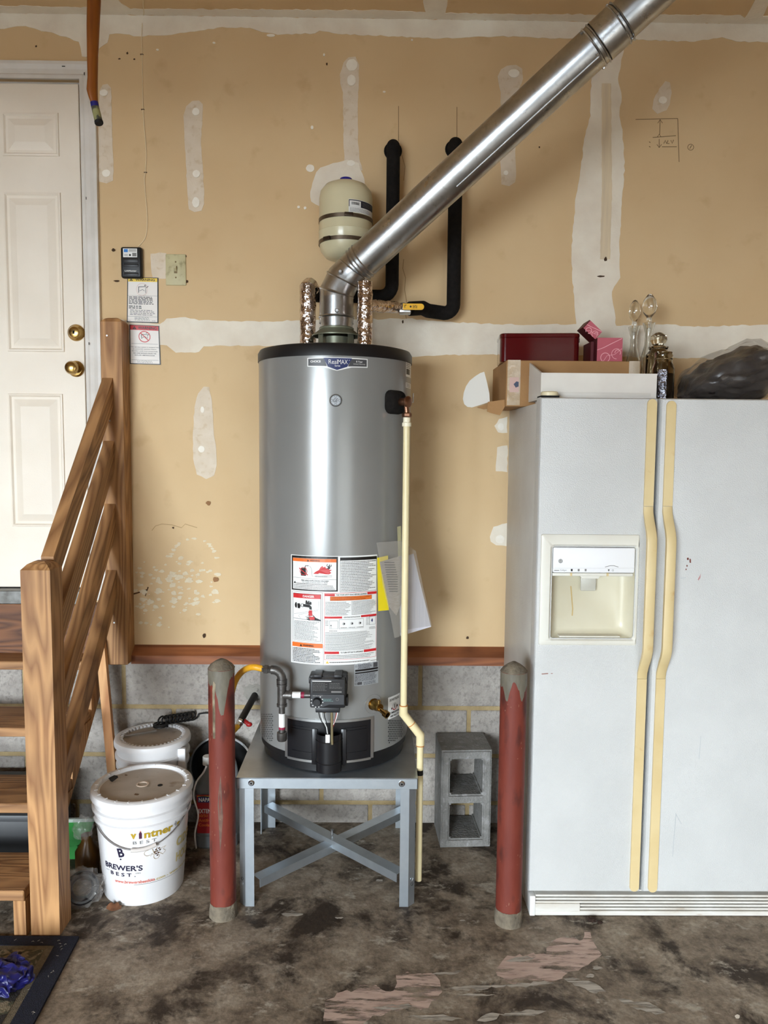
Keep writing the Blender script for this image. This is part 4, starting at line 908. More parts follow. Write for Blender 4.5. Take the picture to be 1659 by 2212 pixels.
# ------------------------------------------------------------------ gas line
IRON = mat('black_iron', (104, 101, 98), (84, 81, 79), rough=.38, metal=.7, scale=30, bump=.1, bscale=90)
gY = gM.translation.y+gd.y*.035 - .0
teeP = at(609, 1501, Y=gY); zt2 = teeP.z
gl = thing('gas_pipe', 'black iron gas pipe with yellow flexible connector feeding the water heater', 'gas pipe', (teeP.x, gY, at(607, 1595, Y=gY).z))
vx = gM @ Vector((-.052, .035, zt2))
MB().tube([(teeP.x, gY, zt2), (vx.x, gY, zt2)], .0105, 16).done('nipple', IRON, gl)
MB().lathe([(.0109, 0), (.0109, .028)], (teeP.x+.034, gY, zt2), (1, 0, 0), 16, cap=False).done('paper_tag', WHT, gl); MB().lathe([(.011, 0), (.011, .01)], (teeP.x+.064, gY, zt2), (1, 0, 0), 16, cap=False).done('red_thread', mat('magenta_dope', (140, 30, 62), rough=.5), gl)
MB().lathe([(.0172, 0), (.0172, .008)], (teeP.x+.024, gY, zt2), (1, 0, 0), 16).done('fitting_bead', IRON, gl)
zc_ = at(607, 1592, Y=gY).z; zel = at(603, 1452, Y=gY).z
MB().tube([(teeP.x, gY, zt2-.035), (teeP.x, gY, zt2+.035)], .015, 18).tube([(teeP.x, gY, zt2), (teeP.x+.03, gY, zt2)], .0145, 18).lathe([(.0175, -.038), (.0175, -.03)], (teeP.x, gY, zt2), n=18).lathe([(.0175, .03), (.0175, .038)], (teeP.x, gY, zt2), n=18).done('tee', IRON, gl)
MB().tube([(teeP.x, gY, zt2-.03), (teeP.x, gY, zc_+.01)], .0105, 16).done('drip_leg', IRON, gl)
zl_ = at(607, 1557, Y=gY).z; MB().lathe([(.0109, -.02), (.0109, .026)], (teeP.x, gY, zl_), n=16, cap=False).done('paper_tag', WHT, gl); MB().lathe([(.011, -.028), (.011, -.02)], (teeP.x, gY, zl_), n=16, cap=False).done('red_thread', MATS['magenta_dope'], gl)
MB().lathe([(.0145, -.012), (.017, -.006), (.017, .016), (.0145, .018)], (teeP.x, gY, zc_), n=18).done('drip_cap', IRON, gl)
elx = at(579, 1446, Y=gY)
MB().tube([(teeP.x, gY, zt2+.03), (teeP.x, gY, zel-.02)], .0105, 16).done('nipple', IRON, gl)
MB().tube([(teeP.x, gY, zel-.038)] + arc((teeP.x, gY, zel+.008), (0, 0, 1), (-1, 0, 0.0), .03) + [(elx.x+.01, gY, zel+.008)], .0148, 18).lathe([(.018, -.006), (.018, .006)], (teeP.x, gY, zel-.03), n=18).done('elbow', IRON, gl)
MB().lathe([(.013, 0), (.013, .01), (.016, .01), (.016, .022), (.012, .024), (.012, .03)], (elx.x+.01, gY, zel+.008), (-1, 0, .12), 6).done('flare_nut', IRON, gl, smooth=0)
fp = [(elx.x-.016, gY, zel+.011), at(545, 1441, Y=gY+.005), at(524, 1450, Y=-.55), at(508, 1472, Y=-.50), at(499, 1505, Y=-.44), at(491, 1545, Y=-.37), at(492, 1572, Y=-.31), at(502, 1580, Y=-.26), at(514, 1568, Y=-.215)]
fp = [Vector(p) for p in fp]
def smooth_path(P, n=5):
    out = []
    for i in range(len(P)-1):
        a, b_, c, d = P[max(0, i-1)], P[i], P[i+1], P[min(len(P)-1, i+2)]
        for j in range(n):
            t = j/n; out.append(.5*((2*b_)+(c-a)*t+(2*a-5*b_+4*c-d)*t*t+(3*b_-a-3*c+d)*t**3))
    return out+[P[-1]]
MB().tube(smooth_path(fp), .0105, 16).done('flexible_connector', mat('yellow_coated_hose', (226, 166, 40), (214, 152, 30), rough=.4, scale=20), gl)
w0 = at(553, 1497, Y=.0); w1 = fp[-1]; wdr = (w0-w1).normalized()
MB().lathe([(.013, -.005), (.013, .012), (.011, .014), (.015, .016), (.015, .028)], w1, wdr, 8).done('flare_nut', STEEL, gl, smooth=0)
MB().tube([w1+wdr*.02, w0+wdr*.02], .0135, 16).done('supply_stub', mat('black_pipe', (26, 24, 23), rough=.5), gl)
MB().tube([w1+wdr*.045, w1+wdr*.045+Vector((.028, -.01, -.016))], .0085, 10).ico(w1+wdr*.045+Vector((.03, -.01, -.018)), .011, 2, (1.2, .8, .9)).done('red_shutoff_handle', mat('red_plastic', (160, 26, 28), rough=.4), gl)
MB().ico(w0+Vector((-.004, -.006, .004)), .045, 3, (1, .25, .8), .5, 5).done('putty_seal', mat('grey_putty', (140, 136, 128), rough=.9, bump=.4, bscale=60), gl)
# ------------------------------------------------------------------ document pouch taped to the heater
dp = thing('document_pouch', 'clear plastic pouch of papers taped to the side of the water heater', 'pouch', tuple(at(850, 1380, Y=-.46)))
def PY(x): return -.548+(x-815)*.00115
def sheet(pts, off, nm, mt, wav=0.0):
    q = [at(x, y, Y=PY(x)+off) for x, y in pts]; MB().prism(q, (.0006, .0012, 0)).done(nm, mt, dp, smooth=0)
sheet([(880, 1200), (893, 1196), (905, 1250), (931, 1354), (865, 1374), (862, 1260)], .004, 'instruction_booklet', mat('white_paper', (228, 228, 236), (214, 214, 226), rough=.7, scale=20, stretch=(8, 8, .5)))
sheet([(815, 1205), (838, 1200), (840, 1318), (817, 1320)], .001, 'yellow_sheet', mat('yellow_paper', (236, 214, 30), rough=.6))
sheet([(820, 1214), (868, 1200), (868, 1300), (856, 1330), (840, 1310)], -.002, 'printed_sheet', mat('grey_print_sheet', (176, 168, 160), (150, 142, 134), rough=.6, scale=60, stretch=(1, 1, 6)))
CLR = bpy.data.materials.new('clear_film'); CLR.use_nodes = True
_n = CLR.node_tree; _b = _n.nodes['Principled BSDF']; _b.inputs['Base Color'].default_value = lin((196, 190, 182)); _b.inputs['Roughness'].default_value = .2; _b.inputs['Alpha'].default_value = .32; MATS['clear_film'] = CLR
b = MB(); pts = [(813, 1172), (866, 1168), (898, 1190), (912, 1260), (933, 1352), (868, 1362), (862, 1376), (852, 1378), (845, 1340), (826, 1260), (818, 1200)]
b.poly([at(x, y, Y=PY(x)-.006) for x, y in pts]); b.done('plastic_pouch', CLR, dp, smooth=0)
sheet([(858, 1138), (866, 1136), (868, 1200), (860, 1202)], -.004, 'tape_strip', mat('clear_tape', (196, 190, 150), rough=.3, alpha=.55))
D = Decal(lambda u, v, l: at(u, v, Y=PY(u)-.0045)); 
for i in range(13): D.rect('d', 830+i*.9, 1214+i*5.2, 852+min(i, 6)*1.2, 1216.2+i*5.2, 1)
D.build(dp, NM)
#@@OBJECTS2
# ------------------------------------------------------------------ bollards
RPAINT = mat('red_bollard_paint', (106, 42, 30), (118, 51, 37), rough=.62, scale=14, stretch=(1, 1, .35), detail=8, c3=(74, 32, 25), scale3=22, lo3=.55, hi3=.7, bump=.12, bscale=60)
CEM = mat('rough_cement', (126, 115, 98), (98, 89, 76), rough=.9, scale=30, bump=.5, bscale=90)
BARE = mat('bare_grey_steel', (118, 112, 98), (98, 92, 80), rough=.55, scale=30, stretch=(1, 1, .4), bump=.2, bscale=80)
def bollard(bx, by, h, txt, peel, seed, lean=0.0):
    R = .0425; rnd = random.Random(seed)
    t = thing('bollard', txt, 'bollard', (bx, by, 0), 'red bollards before the water heater')
    MB().lathe([(R, .0), (R, h)], (bx, by, 0), n=48).done('post', RPAINT, t)
    b = MB().lathe([(R-.001, h-.001), (R+.001, h), (R*.82, h+.012), (R*.5, h+.022), (R*.15, h+.03), (0, h+.03)], (bx, by, 0), n=32, cap=False); b.jitter(.002, 60, seed); b.done('cement_cap', CEM, t)
    b = MB().lathe([(R+.004, 0), (R+.003, .03), (R+.0008, .05)], (bx, by, 0), n=32, cap=False); b.jitter(.002, 50, seed); b.done('cement_foot', CEM, t)
    D = Decal(lambda u, v, l: Vector((bx+(R+.0004*l)*math.sin(u/R), by-(R+.0004*l)*math.cos(u/R), v)), .006)
    U = math.pi*R*.6; pts = [(U, h-.001), (-U, h-.001)]
    bm = D.g('m'); n = 44; A = []; B = []
    for i in range(n+1):
        u = -U+2*U*i/n; dep = peel(u/U)+rnd.uniform(-.006, .006)
        A.append(bm.verts.new(D.fn(u, h-.001, 1))); B.append(bm.verts.new(D.fn(u, h-max(.006, dep), 1)))
    for i in range(n): bm.faces.new((A[i], A[i+1], B[i+1], B[i]))
    ob = D.b['m'].done('bare_band', BARE, t, smooth=0)
    C = Decal(D.fn, .006)
    for i in range(34):
        u = rnd.uniform(-U, U); z = rnd.uniform(.05, h-.1); w = rnd.uniform(.0004, .0014); q = rnd.uniform(.001, .012)
        C.poly('c', [(u-w, z), (u+w*.4, z+q*.1), (u+w, z+q*.6), (u, z+q), (u-w, z+q*.5)], 1)
    C.build(t, {'c': ('paint_chips', mat('pale_chip', (150, 108, 88), rough=.7))})
    return t, D, R
B1 = at(479, 1992, Z=0); B2 = at(1098, 2007, Z=0)
b1c = (-.5, B1.y+.0425); b2c = (.449, B2.y+.0425)
t1, D1, RB = bollard(*b1c, .843, 'red bollard with paint flaked off in a long wedge, before the stand', lambda s: .02+.13*math.exp(-((s-.12)/.22)**2)+.03*math.exp(-((s+.4)/.25)**2), 3)
t2, D2_, _ = bollard(*b2c, .848, 'red bollard with a wide bare grey top, beside the refrigerator', lambda s: .045+.05*math.exp(-((s+.38)/.12)**2)+.045*math.exp(-((s-.28)/.14)**2)-.02*math.exp(-((s+.05)/.14)**2), 4)
D = Decal(D1.fn, .006)
D.poly('a', [(-.022+x, z) for x, z in ((0, .62), (.009, .62), (.010, .70), (.009, .76), (.012, .80), (.004, .81), (0, .78))], 2)
D.poly('b', [(x, z) for x, z in ((-.002, .46), (.004, .50), (.007, .42), (.010, .36), (.004, .28), (.0, .24), (-.004, .33), (-.007, .40))], 1)
D.build(t1, {'a': ('tape_remnant', mat('dirty_tape', (150, 138, 116), (96, 82, 66), rough=.35, scale=60, stretch=(1, 1, .5))), 'b': ('dark_scuff', mat('scuffed_paint', (92, 66, 56), (112, 84, 70), rough=.7, scale=40))})
# ------------------------------------------------------------------ concrete block
cb = at(1003, 1833, Z=0); CBX, CBY = .356, -.108
M_ = Matrix.Translation((CBX, CBY, 0)) @ Matrix.Rotation(math.radians(3), 4, 'Z')
GREYB = mat('grey_loose_block', (138, 136, 132), (118, 116, 112), rough=.92, scale=16, bump=.6, bscale=120, c3=(150, 148, 146), scale3=40)
b = MB(); w, hh, dp_, th = .0985, .392, .098, .034
ox = [-w, -w+th, w-th, w]; oz = [0, .036, .178, .214, .356, hh]
FV = [[b.bm.verts.new((x, -dp_, z)) for z in oz] for x in ox]; BV = [[b.bm.verts.new((x, dp_, z)) for z in oz] for x in ox]
for i in range(3):
    for j in range(5):
        if i == 1 and j in (1, 3): continue
        b.bm.faces.new((FV[i][j], FV[i+1][j], FV[i+1][j+1], FV[i][j+1])); b.bm.faces.new((BV[i][j], BV[i][j+1], BV[i+1][j+1], BV[i+1][j]))
BK = {v: w for A, B in zip(FV, BV) for v, w in zip(A, B)}
for e in [e for e in b.bm.edges if len(e.link_faces) == 1 and e.verts[0] in BK and e.verts[1] in BK]:
    v0_, v1_ = e.verts; b.bm.faces.new((v0_, v1_, BK[v1_], BK[v0_]))
bmesh.ops.recalc_face_normals(b.bm, faces=b.bm.faces[:])
bmesh.ops.bevel(b.bm, geom=[e for e in b.bm.edges if len(e.link_faces) == 2 and e.calc_face_angle(0) > .5 and not (abs(e.verts[0].co.y-e.verts[1].co.y) > .1 and abs(abs(e.verts[0].co.x)-(w-th)) > .001)], offset=.006, segments=2, affect='EDGES')
b.xf(M_); tag(b.done('cinder_block', GREYB, smooth=30), 'loose grey hollow concrete block standing on end against the block wall', 'block')
# ------------------------------------------------------------------ refrigerator
FW_ = mat('white_textured_enamel', (205, 205, 203), (200, 200, 198), rough=.24, scale=6, bump=.3, bscale=320, spec=.6)
FSD = mat('off_white_cabinet', (206, 202, 194), (196, 190, 182), rough=.45, scale=5, bump=.15, bscale=200)
ALM = mat('almond_handle', (216, 195, 148), (208, 184, 134), rough=.4, scale=7, c3=(196, 156, 104), scale3=16, lo3=.66, hi3=.8)
DSP = mat('cream_dispenser', (222, 220, 210), (216, 212, 200), rough=.35, scale=6)
FX0, FX1, FYF, FYB = .520, 1.432, -.646, -.045
GAP0, GAP1 = .8955, .9045; DZa, DZb = .083, 1.726
fr = thing('refrigerator', 'white side by side refrigerator with yellowed handles and dispenser', 'refrigerator', ((FX0+FX1)/2, (FYF+FYB)/2, 0))
MB().box(FX0+.004, FX1-.004, FYF+.078, FYB, .0, 1.712, bev=.004).done('cabinet', FSD, fr)
MB().box(FX0+.012, FX1-.012, FYF+.06, FYF+.082, DZa+.006, DZb-.014).done('door_gasket', mat('dark_gasket', (58, 50, 46), rough=.8), fr, smooth=0)
def fdoor(x0, x1, hole=None):
    b = MB(); ya, yb = FYF, FYF+.062
    def ring(o, y, r=None):
        X0, X1, Za, Zb = (x0+o, x1-o, DZa+o, DZb-o) if r is None else r
        return [b.bm.verts.new(p) for p in ((X0, y, Za), (X1, y, Za), (X1, y, Zb), (X0, y, Zb))]
    R = [ring(.0, yb), ring(0, ya+.012), ring(.0012, ya+.006), ring(.004, ya+.0015), ring(.010, ya)]
    if hole: R += [ring(0, ya, hole), ring(0, ya+.055, hole)]
    for A, B in zip(R, R[1:]):
        for i in range(4): b.bm.faces.new((A[i], A[(i+1) % 4], B[(i+1) % 4], B[i]))
    b.bm.faces.new(R[0]); b.bm.faces.new(R[-1]); return b.done('door', FW_, fr, smooth=40)
o0 = at(1186, 1378, Y=FYF); o1 = at(1377, 1182, Y=FYF)
HX0, HX1, HZ0, HZ1 = o0.x+.004, o1.x-.004, o0.z, o1.z
dl = fdoor(FX0, GAP0, (HX0, HX1, HZ0, HZ1)); drr = fdoor(GAP1, FX1)
# dispenser surround
q0 = at(1160, 1393, Y=FYF); q1 = at(1389, 1155, Y=FYF)
b = MB(); PX0, PX1, PZ0, PZ1 = q0.x+.004, GAP0-.045, q0.z, q1.z
def rr(x0, x1, z0, z1, r, y, n=5):
    out = []
    for cx_, cz_, a0 in ((x1-r, z0+r, -90), (x1-r, z1-r, 0), (x0+r, z1-r, 90), (x0+r, z0+r, 180)):
        for i in range(n+1): a = math.radians(a0+90*i/n); out.append((cx_+r*math.cos(a), y, cz_+r*math.sin(a)))
    return out
def rings(b, L, close0=False, close1=False):
    R = [[b.bm.verts.new(p) for p in l] for l in L]
    for A, B in zip(R, R[1:]):
        n = len(A)
        for i in range(n): b.bm.faces.new((A[i], A[(i+1) % n], B[(i+1) % n], B[i]))
    if close0: b.bm.faces.new(R[0])
    if close1: b.bm.faces.new(R[-1])
rings(b, [rr(PX0, PX1, PZ0, PZ1, .006, FYF+.001), rr(PX0+.001, PX1-.001, PZ0+.001, PZ1-.001, .006, FYF-.004), rr(PX0+.004, PX1-.004, PZ0+.004, PZ1-.004, .006, FYF-.006), rr(HX0-.008, HX1+.008, HZ0-.008, HZ1+.008, .012, FYF-.006), rr(HX0-.001, HX1+.001, HZ0-.001, HZ1+.001, .012, FYF+.002), rr(HX0, HX1, HZ0, HZ1, .012, FYF+.01)])
ds = b.done('dispenser_surround', DSP, dl, smooth=40)
b = MB(); rings(b, [rr(HX0, HX1, HZ0, HZ1, .012, FYF+.006), rr(HX0+.004, HX1-.008, HZ0+.006, HZ1-.002, .02, FYF+.035), rr(HX0+.015, HX1-.03, HZ0+.02, HZ1-.004, .03, FYF+.05)], close1=True)
lab(b.done('dispenser_recess', mat('cream_recess', (212, 206, 184), (204, 196, 170), rough=.32, scale=5), dl, smooth=60), 'yellowed dispenser recess')
pz = at(1280, 1238, Y=FYF).z
MB().box(HX0+.002, HX1-.002, FYF-.001, FYF+.03, pz, HZ1-.002, bev=.006).done('control_panel', mat('white_panel', (236, 236, 238), rough=.3), dl)
MB().box(HX0+.002, HX1-.006, FYF+.004, FYF+.028, pz-.011, pz-.001, bev=.002).done('light_strip', DSP, dl)
for px in (1234, 1313): k = at(px, 1242, Y=FYF); MB().box(k.x-.003, k.x+.003, FYF+.001, FYF+.006, pz-.010, pz+.0).done('selector_tab', ALM, dl, smooth=0)
k = at(1271, 1260, Y=FYF+.03)
MB().prism([(k.x-.034, FYF+.012, pz-.011), (k.x+.034, FYF+.012, pz-.011), (k.x+.026, FYF+.012, pz-.02), (k.x-.026, FYF+.012, pz-.02)], (0, .025, 0)).done('spout', DSP, dl, smooth=0)
MB().box(k.x-.025, k.x+.025, FYF+.03, FYF+.034, k.z-.025, pz-.015, bev=.003).done('paddle', mat('clear_paddle', (214, 212, 202), rough=.15, trans=.4), dl)
MB().box(HX0+.03, HX1-.04, FYF+.004, FYF+.05, HZ0+.001, HZ0+.006, bev=.002).done('drip_tray', DSP, dl)
D = Decal(lambda u, v, l: at(u, v, Y=FYF-.0012-.0003*l))
D.ring('g', 1211, 1212, 4.6, 1, 2); D.disc('g', 1211, 1212, 3.2, 2)
D.text('w', 'GE', 1211, 1212, 5, -4, 3)
D.text('g', 'Culligan', 1217, 1232, 14, -4, 2); D.rect('g', 1197, 1231.5, 1208, 1233, 2)
for px in (1235, 1250, 1265): D.rect('k' if px == 1235 else 'g', px-2, 1229, px+2, 1234, 2)
D.poly('k', [(1313, 1230), (1317, 1230), (1315, 1235)], 2); D.ring('g', 1324, 1232, 2, .6, 2)
D.line('g', [(1307, 1225), (1318, 1222), (1326, 1222), (1336, 1225)], 1.2, 2); D.rect('f', 1191, 1227, 1373, 1227.6, 2)
D.build(dl, {**NM, 'f': ('faint_line', mat('faint_grey', (205, 205, 205), rough=.4))})
def stain(pts, w, mt, nm, Y): D = Decal(lambda u, v, l: at(u, v, Y=Y)); D.line('k', pts, w); return D.build(dl, {'k': (nm, mt)})
stain([(1233, 1266), (1235, 1290), (1237, 1315), (1236, 1330)], 2.5, mat('brown_drip', (186, 160, 104), rough=.4), 'drip_stain', FYF+.0485)
# handles: flat strip, bowed grip, flat strip
def handle(pt, pb, par, top, bot):
    Xc = lambda z: at(pt[0], pt[1], Y=FYF-.004).x + (at(pb[0], pb[1], Y=FYF-.004).x-at(pt[0], pt[1], Y=FYF-.004).x)*(top-z)/(top-bot)
    hw = .0152; z1 = at(pt[0], 1093, Y=FYF).z; z2 = at(pt[0], 1466, Y=FYF).z; X = (Xc(top)+Xc(bot))/2
    def strip(za, zb, r0, r1, nm, y0=0.0):
        b = MB(); pts = []
        if r1:
            for i in range(9): a = math.pi*i/8; pts.append((X+hw*math.cos(a), zb-hw+hw*math.sin(a)))
        else: pts += [(X+hw, zb), (X-hw, zb)]
        if r0:
            for i in range(9): a = math.pi+math.pi*i/8; pts.append((X+hw*math.cos(a), za+hw+hw*math.sin(a)))
        else: pts += [(X-hw, za), (X+hw, za)]
        b.prism([(x, FYF-.006, z) for x, z in pts], (0, .008, 0)); return b.done(nm, ALM, par, smooth=0)
    strip(z1, top, False, True, 'handle_strip'); strip(bot, z2, True, False, 'handle_strip')
    b = MB(); n = 28; V = []
    for i in range(n+1):
        t = i/n; z = z2+.001+(z1-z2-.002)*t
        e = min(t, 1-t)/.2; o = .046*(0.5-0.5*math.cos(math.pi*min(1, e)))
        y = FYF-.007-o; th_ = .010 if o < .02 else .014
        V.append([b.bm.verts.new(p) for p in ((X-hw, y+.002, z), (X-hw+.003, y, z), (X+hw-.003, y, z), (X+hw, y+.002, z), (X+hw, y+th_, z), (X-hw, y+th_, z))])
    for i in range(n):
        for j in range(6): b.bm.faces.new((V[i][j], V[i][(j+1) % 6], V[i+1][(j+1) % 6], V[i+1][j]))
    b.bm.faces.new(V[0]); b.bm.faces.new(V[-1]); g = b.done('handle_grip', ALM, par, smooth=40)
handle((1406, 862), (1373, 1924), dl, at(1406, 862, Y=FYF).z, at(1373, 1924, Y=FYF).z)
handle((1447, 866), (1413, 1926), drr, at(1447, 866, Y=FYF).z, at(1413, 1926, Y=FYF).z)
# toe grille, slat by slat
GR = mat('white_grille', (222, 220, 214), (206, 200, 190), rough=.4, scale=10, stretch=(1, 1, 4), c3=(150, 120, 86), scale3=9, lo3=.68, hi3=.85)
gx0 = .545
gr_ = MB().box(gx0, FX1-.01, FYF+.03, FYF+.05, .012, .074).done('toe_grille', GR, fr, smooth=0)
for z in (.068, .0565, .045, .0335, .022):
    MB().box(gx0, FX1-.01, FYF+.004, FYF+.032, z-.0032, z+.0032, bev=.0012, seg=1).done('grille_slat', GR, gr_, smooth=0)
MB().box(gx0, FX1-.01, FYF-.002, FYF+.032, .002, .017, bev=.002).box(gx0, gx0+.15, FYF-.001, FYF+.03, .017, .042, bev=.001, seg=1).done('grille_base', GR, gr_, smooth=0)
MB().box(FX0+.006, gx0, FYF-.002, FYF+.08, .0, .07, bev=.003).done('grille_end_cap', mat('white_plastic', (226, 224, 220), rough=.4), fr)
hc = at(1185, 846, Y=FYF+.04)
MB().box(FX0+.004, FX0+.062, FYF+.012, FYF+.075, DZb-.002, DZb+.006).done('hinge_bracket', DARK, fr, smooth=0)
MB().lathe([(.0, DZb+.02), (.024, DZb+.02), (.028, DZb+.017), (.028, DZb+.005), (.024, DZb+.005)], (FX0+.036, FYF+.04, 0), n=28, sq=(1, .9), cap=False).done('hinge_cap', mat('almond_cap', (226, 212, 176), rough=.4), fr)
# rust spots on the right door
D = Decal(lambda u, v, l: at(u, v, Y=FYF-.0006))
for i, (x, y, rx, ry) in enumerate([(1486, 1207, 2.4, 3), (1491, 1212, 2, 5), (1484, 1222, 1.6, 2), (1482, 1230, 1.4, 2)]): D.poly('r', blob(x, y, rx, ry, 8, .3, i), 1)
D.poly('p', [(1507, 1252), (1512, 1243), (1514, 1238), (1513, 1248), (1509, 1254)], 1); D.line('g', [(1470, 1249), (1482, 1248)], 1.4, 1); D.line('g', [(1460, 1760), (1455, 1820), (1453, 1850)], 1.3, 1); D.line('g', [(1459, 1757), (1472, 1780)], 1.3, 1); D.line('g', [(1514, 1590), (1510, 1640)], 1, 1)
D.build(drr, {'r': ('rust_spots', mat('dark_rust', (110, 56, 44), rough=.7)), 'p': ('scuff_mark', mat('pink_scuff', (176, 130, 128), rough=.6)), 'g': ('scuff_lines', mat('grey_scuff', (176, 180, 182), rough=.5))})
D = Decal(lambda u, v, l: at(u, v, Y=FYF-.0006)); D.line('r', [(1170, 1456), (1184, 1455)], 2.2, 1); D.line('r', [(1190, 1455), (1194, 1455)], 1.5, 1); D.build(dl, {'r': ('scuff_mark', mat('brown_scuff', (150, 110, 100), rough=.6))})
# ------------------------------------------------------------------ things on top of the refrigerator
TOPZ = 1.712
CARD = mat('brown_cardboard', (168, 128, 84), (156, 116, 74), rough=.8, scale=6, bump=.06, bscale=120)
TAPE = mat('shiny_packing_tape', (176, 150, 116), (206, 190, 170), rough=.14, scale=9, bump=.5, bscale=30, spec=.8)
bx0 = .458; bx1 = at(1384, 800, Y=-.35).x; bzt = at(1095, 778, Y=-.35).z
cbx = thing('cardboard_box', 'long brown cardboard box overhanging the refrigerator edge', 'box', ((bx0+bx1)/2, -.19, TOPZ))
MB().box(bx0, bx1, -.35, -.03, TOPZ, bzt, bev=.002, seg=1).done('carton', CARD, cbx, smooth=0)
zz0, zz1 = TOPZ+.012, bzt
MB().box(bx0+.004, bx0+.05, -.3515, -.35, TOPZ+.004, bzt+.001).done('packing_tape', TAPE, cbx, smooth=0)
MB().box(bx1-.042, bx1-.004, -.3515, -.35, bzt-.05, bzt+.001).done('packing_tape', TAPE, cbx, smooth=0)
MB().box(bx0+.012, bx0+.045, -.3525, -.3515, TOPZ+.05, TOPZ+.102).done('pink_label', mat('pink_paper', (202, 170, 160), rough=.5), cbx, smooth=0)
MB().prism([(bx0+.026, -.353, TOPZ+.078), (bx0+.036, -.353, TOPZ+.088), (bx0+.044, -.353, TOPZ+.086), (bx0+.044, -.353, TOPZ+.070), (bx0+.034, -.353, TOPZ+.066)], (0, .0008, 0)).done('blue_mark', mat('slate_blue', (70, 80, 100), rough=.6), cbx, smooth=0)
for i, pts in enumerate(([(1054, 868), (1100, 862), (1080, 897), (1063, 893), (1052, 889)], [(1030, 880), (1056, 872), (1092, 866), (1070, 880), (1045, 884)])):
    MB().prism([at(x, y, Y=-.33+.02*i) for x, y in pts], (0, .003, .0)).done('torn_flap', CARD, cbx, smooth=0)
# white curved plastic offcut wedged behind the carton's end
b = MB().prism([at(x, y, Y=-.30+.0012*(1050-x)) for x, y in ((1046, 803), (1037, 806), (1026, 813), (1015, 822), (1007, 834), (1002, 848), (1000, 862), (1003, 873), (1010, 879), (1020, 880), (1040, 874), (1058, 868), (1057, 850), (1052, 826))], (0, .004, 0))
tag(b.done('plastic_offcut', mat('white_plate', (226, 222, 214), rough=.4), smooth=0), 'curved white plastic piece poking out past the cardboard box end', 'plastic piece')
# white tray in front of the carton
WTR = mat('white_tray_plastic', (222, 218, 210), (214, 208, 200), rough=.4, scale=8)
a0 = at(1168, 850, Y=-.56); a1 = at(1418, 850, Y=-.56); zf = at(1168, 806, Y=-.56).z; zbk = at(1147, 782, Y=-.40).z
wt = thing('white_tray', 'shallow white plastic tray lying on the refrigerator before the cardboard box', 'tray', ((a0.x+a1.x)/2, -.48, TOPZ+.016))
tX0, tX1 = a0.x, a1.x; bxL = at(1147, 800, Y=-.40).x
MB().hexa([(tX0+.001, -.561, TOPZ+.016), (tX1-.001, -.561, TOPZ+.016), (tX1-.001, -.561, zf+.0005), (tX0+.001, -.561, zf+.0005), (tX0+.007, -.553, TOPZ+.016), (tX1, -.553, TOPZ+.016), (tX1, -.553, zf), (tX0, -.553, zf)]).done('front_wall', WTR, wt, smooth=0)
MB().hexa([(tX0, -.56, TOPZ+.016), (tX0, -.56, zf), (bxL, -.37, zbk), (bxL, -.37, TOPZ+.02), (tX0+.006, -.56, TOPZ+.016), (tX0+.006, -.56, zf), (bxL+.006, -.37, zbk), (bxL+.006, -.37, TOPZ+.02)]).done('side_wall', WTR, wt, smooth=0)
MB().hexa([(tX1, -.56, TOPZ+.016), (tX1, -.56, zf), (tX1-.03, -.37, zf+.012), (tX1-.03, -.37, TOPZ+.02), (tX1-.006, -.56, TOPZ+.016), (tX1-.006, -.56, zf), (tX1-.036, -.37, zf+.012), (tX1-.036, -.37, TOPZ+.02)]).done('side_wall', WTR, wt, smooth=0)
MB().box(bxL, tX1-.03, -.375, -.368, TOPZ+.016, zf+.010).done('rear_wall', WTR, wt, smooth=0)
MB().hexa([(tX0, -.56, TOPZ+.014), (tX1, -.56, TOPZ+.014), (tX1, -.56, TOPZ+.019), (tX0, -.56, TOPZ+.019), (bxL, -.37, TOPZ+.014), (tX1-.03, -.37, TOPZ+.014), (tX1-.03, -.37, TOPZ+.019), (bxL, -.37, TOPZ+.019)]).done('tray_floor', WTR, wt, smooth=0)
MB().box(tX0, tX1, -.5622, -.561, zf-.004, zf+.0012).done('front_lip', WTR, wt, smooth=0)
MB().box(tX0+.03, tX1-.02, -.5622, -.561, TOPZ+.024, TOPZ+.036, bev=.0008).done('moulded_groove', WTR, wt)
for sx in (tX0+.02, tX1-.06): MB().box(sx, sx+.03, -.55, -.38, TOPZ, TOPZ+.016).done('foot', WTR, wt, smooth=0)
# red tin
TINM = mat('glossy_dark_red_tin', (78, 5, 10), rough=.12, coat=.6, spec=.6)
c0 = at(1086, 774, Y=-.34); c1 = at(1252, 774, Y=-.34); tzt = at(1170, 718, Y=-.34).z
tn = thing('cookie_tin', 'glossy dark red rectangular tin on top of the cardboard box', 'tin', ((c0.x+c1.x)/2+.01, -.23, bzt))
tc2 = Vector(((c0.x+c1.x)/2+.008, -.225, 0))
def rbox(x0, x1, y0, y1, z0, z1, r, nm, mt, par, M):
    b = MB(); n = 8; L = []
    def ring(o, z):
        out = []
        for cx_, cy_, a0 in ((x1-r, y0+r, -90), (x1-r, y1-r, 0), (x0+r, y1-r, 90), (x0+r, y0+r, 180)):
            for i in range(n+1): a = math.radians(a0+90*i/n); out.append(M @ Vector((cx_+(r-o)*math.cos(a), cy_+(r-o)*math.sin(a), z)))
        return out
    rings(b, [ring(.003, z0), ring(0, z0+.003), ring(0, z1-.003), ring(.003, z1)], True, True); return b.done(nm, mt, par, smooth=40)
Mt = Matrix.Translation(tc2) @ Matrix.Rotation(math.radians(-5), 4, 'Z'); tw = (c1.x-c0.x)/2+.004
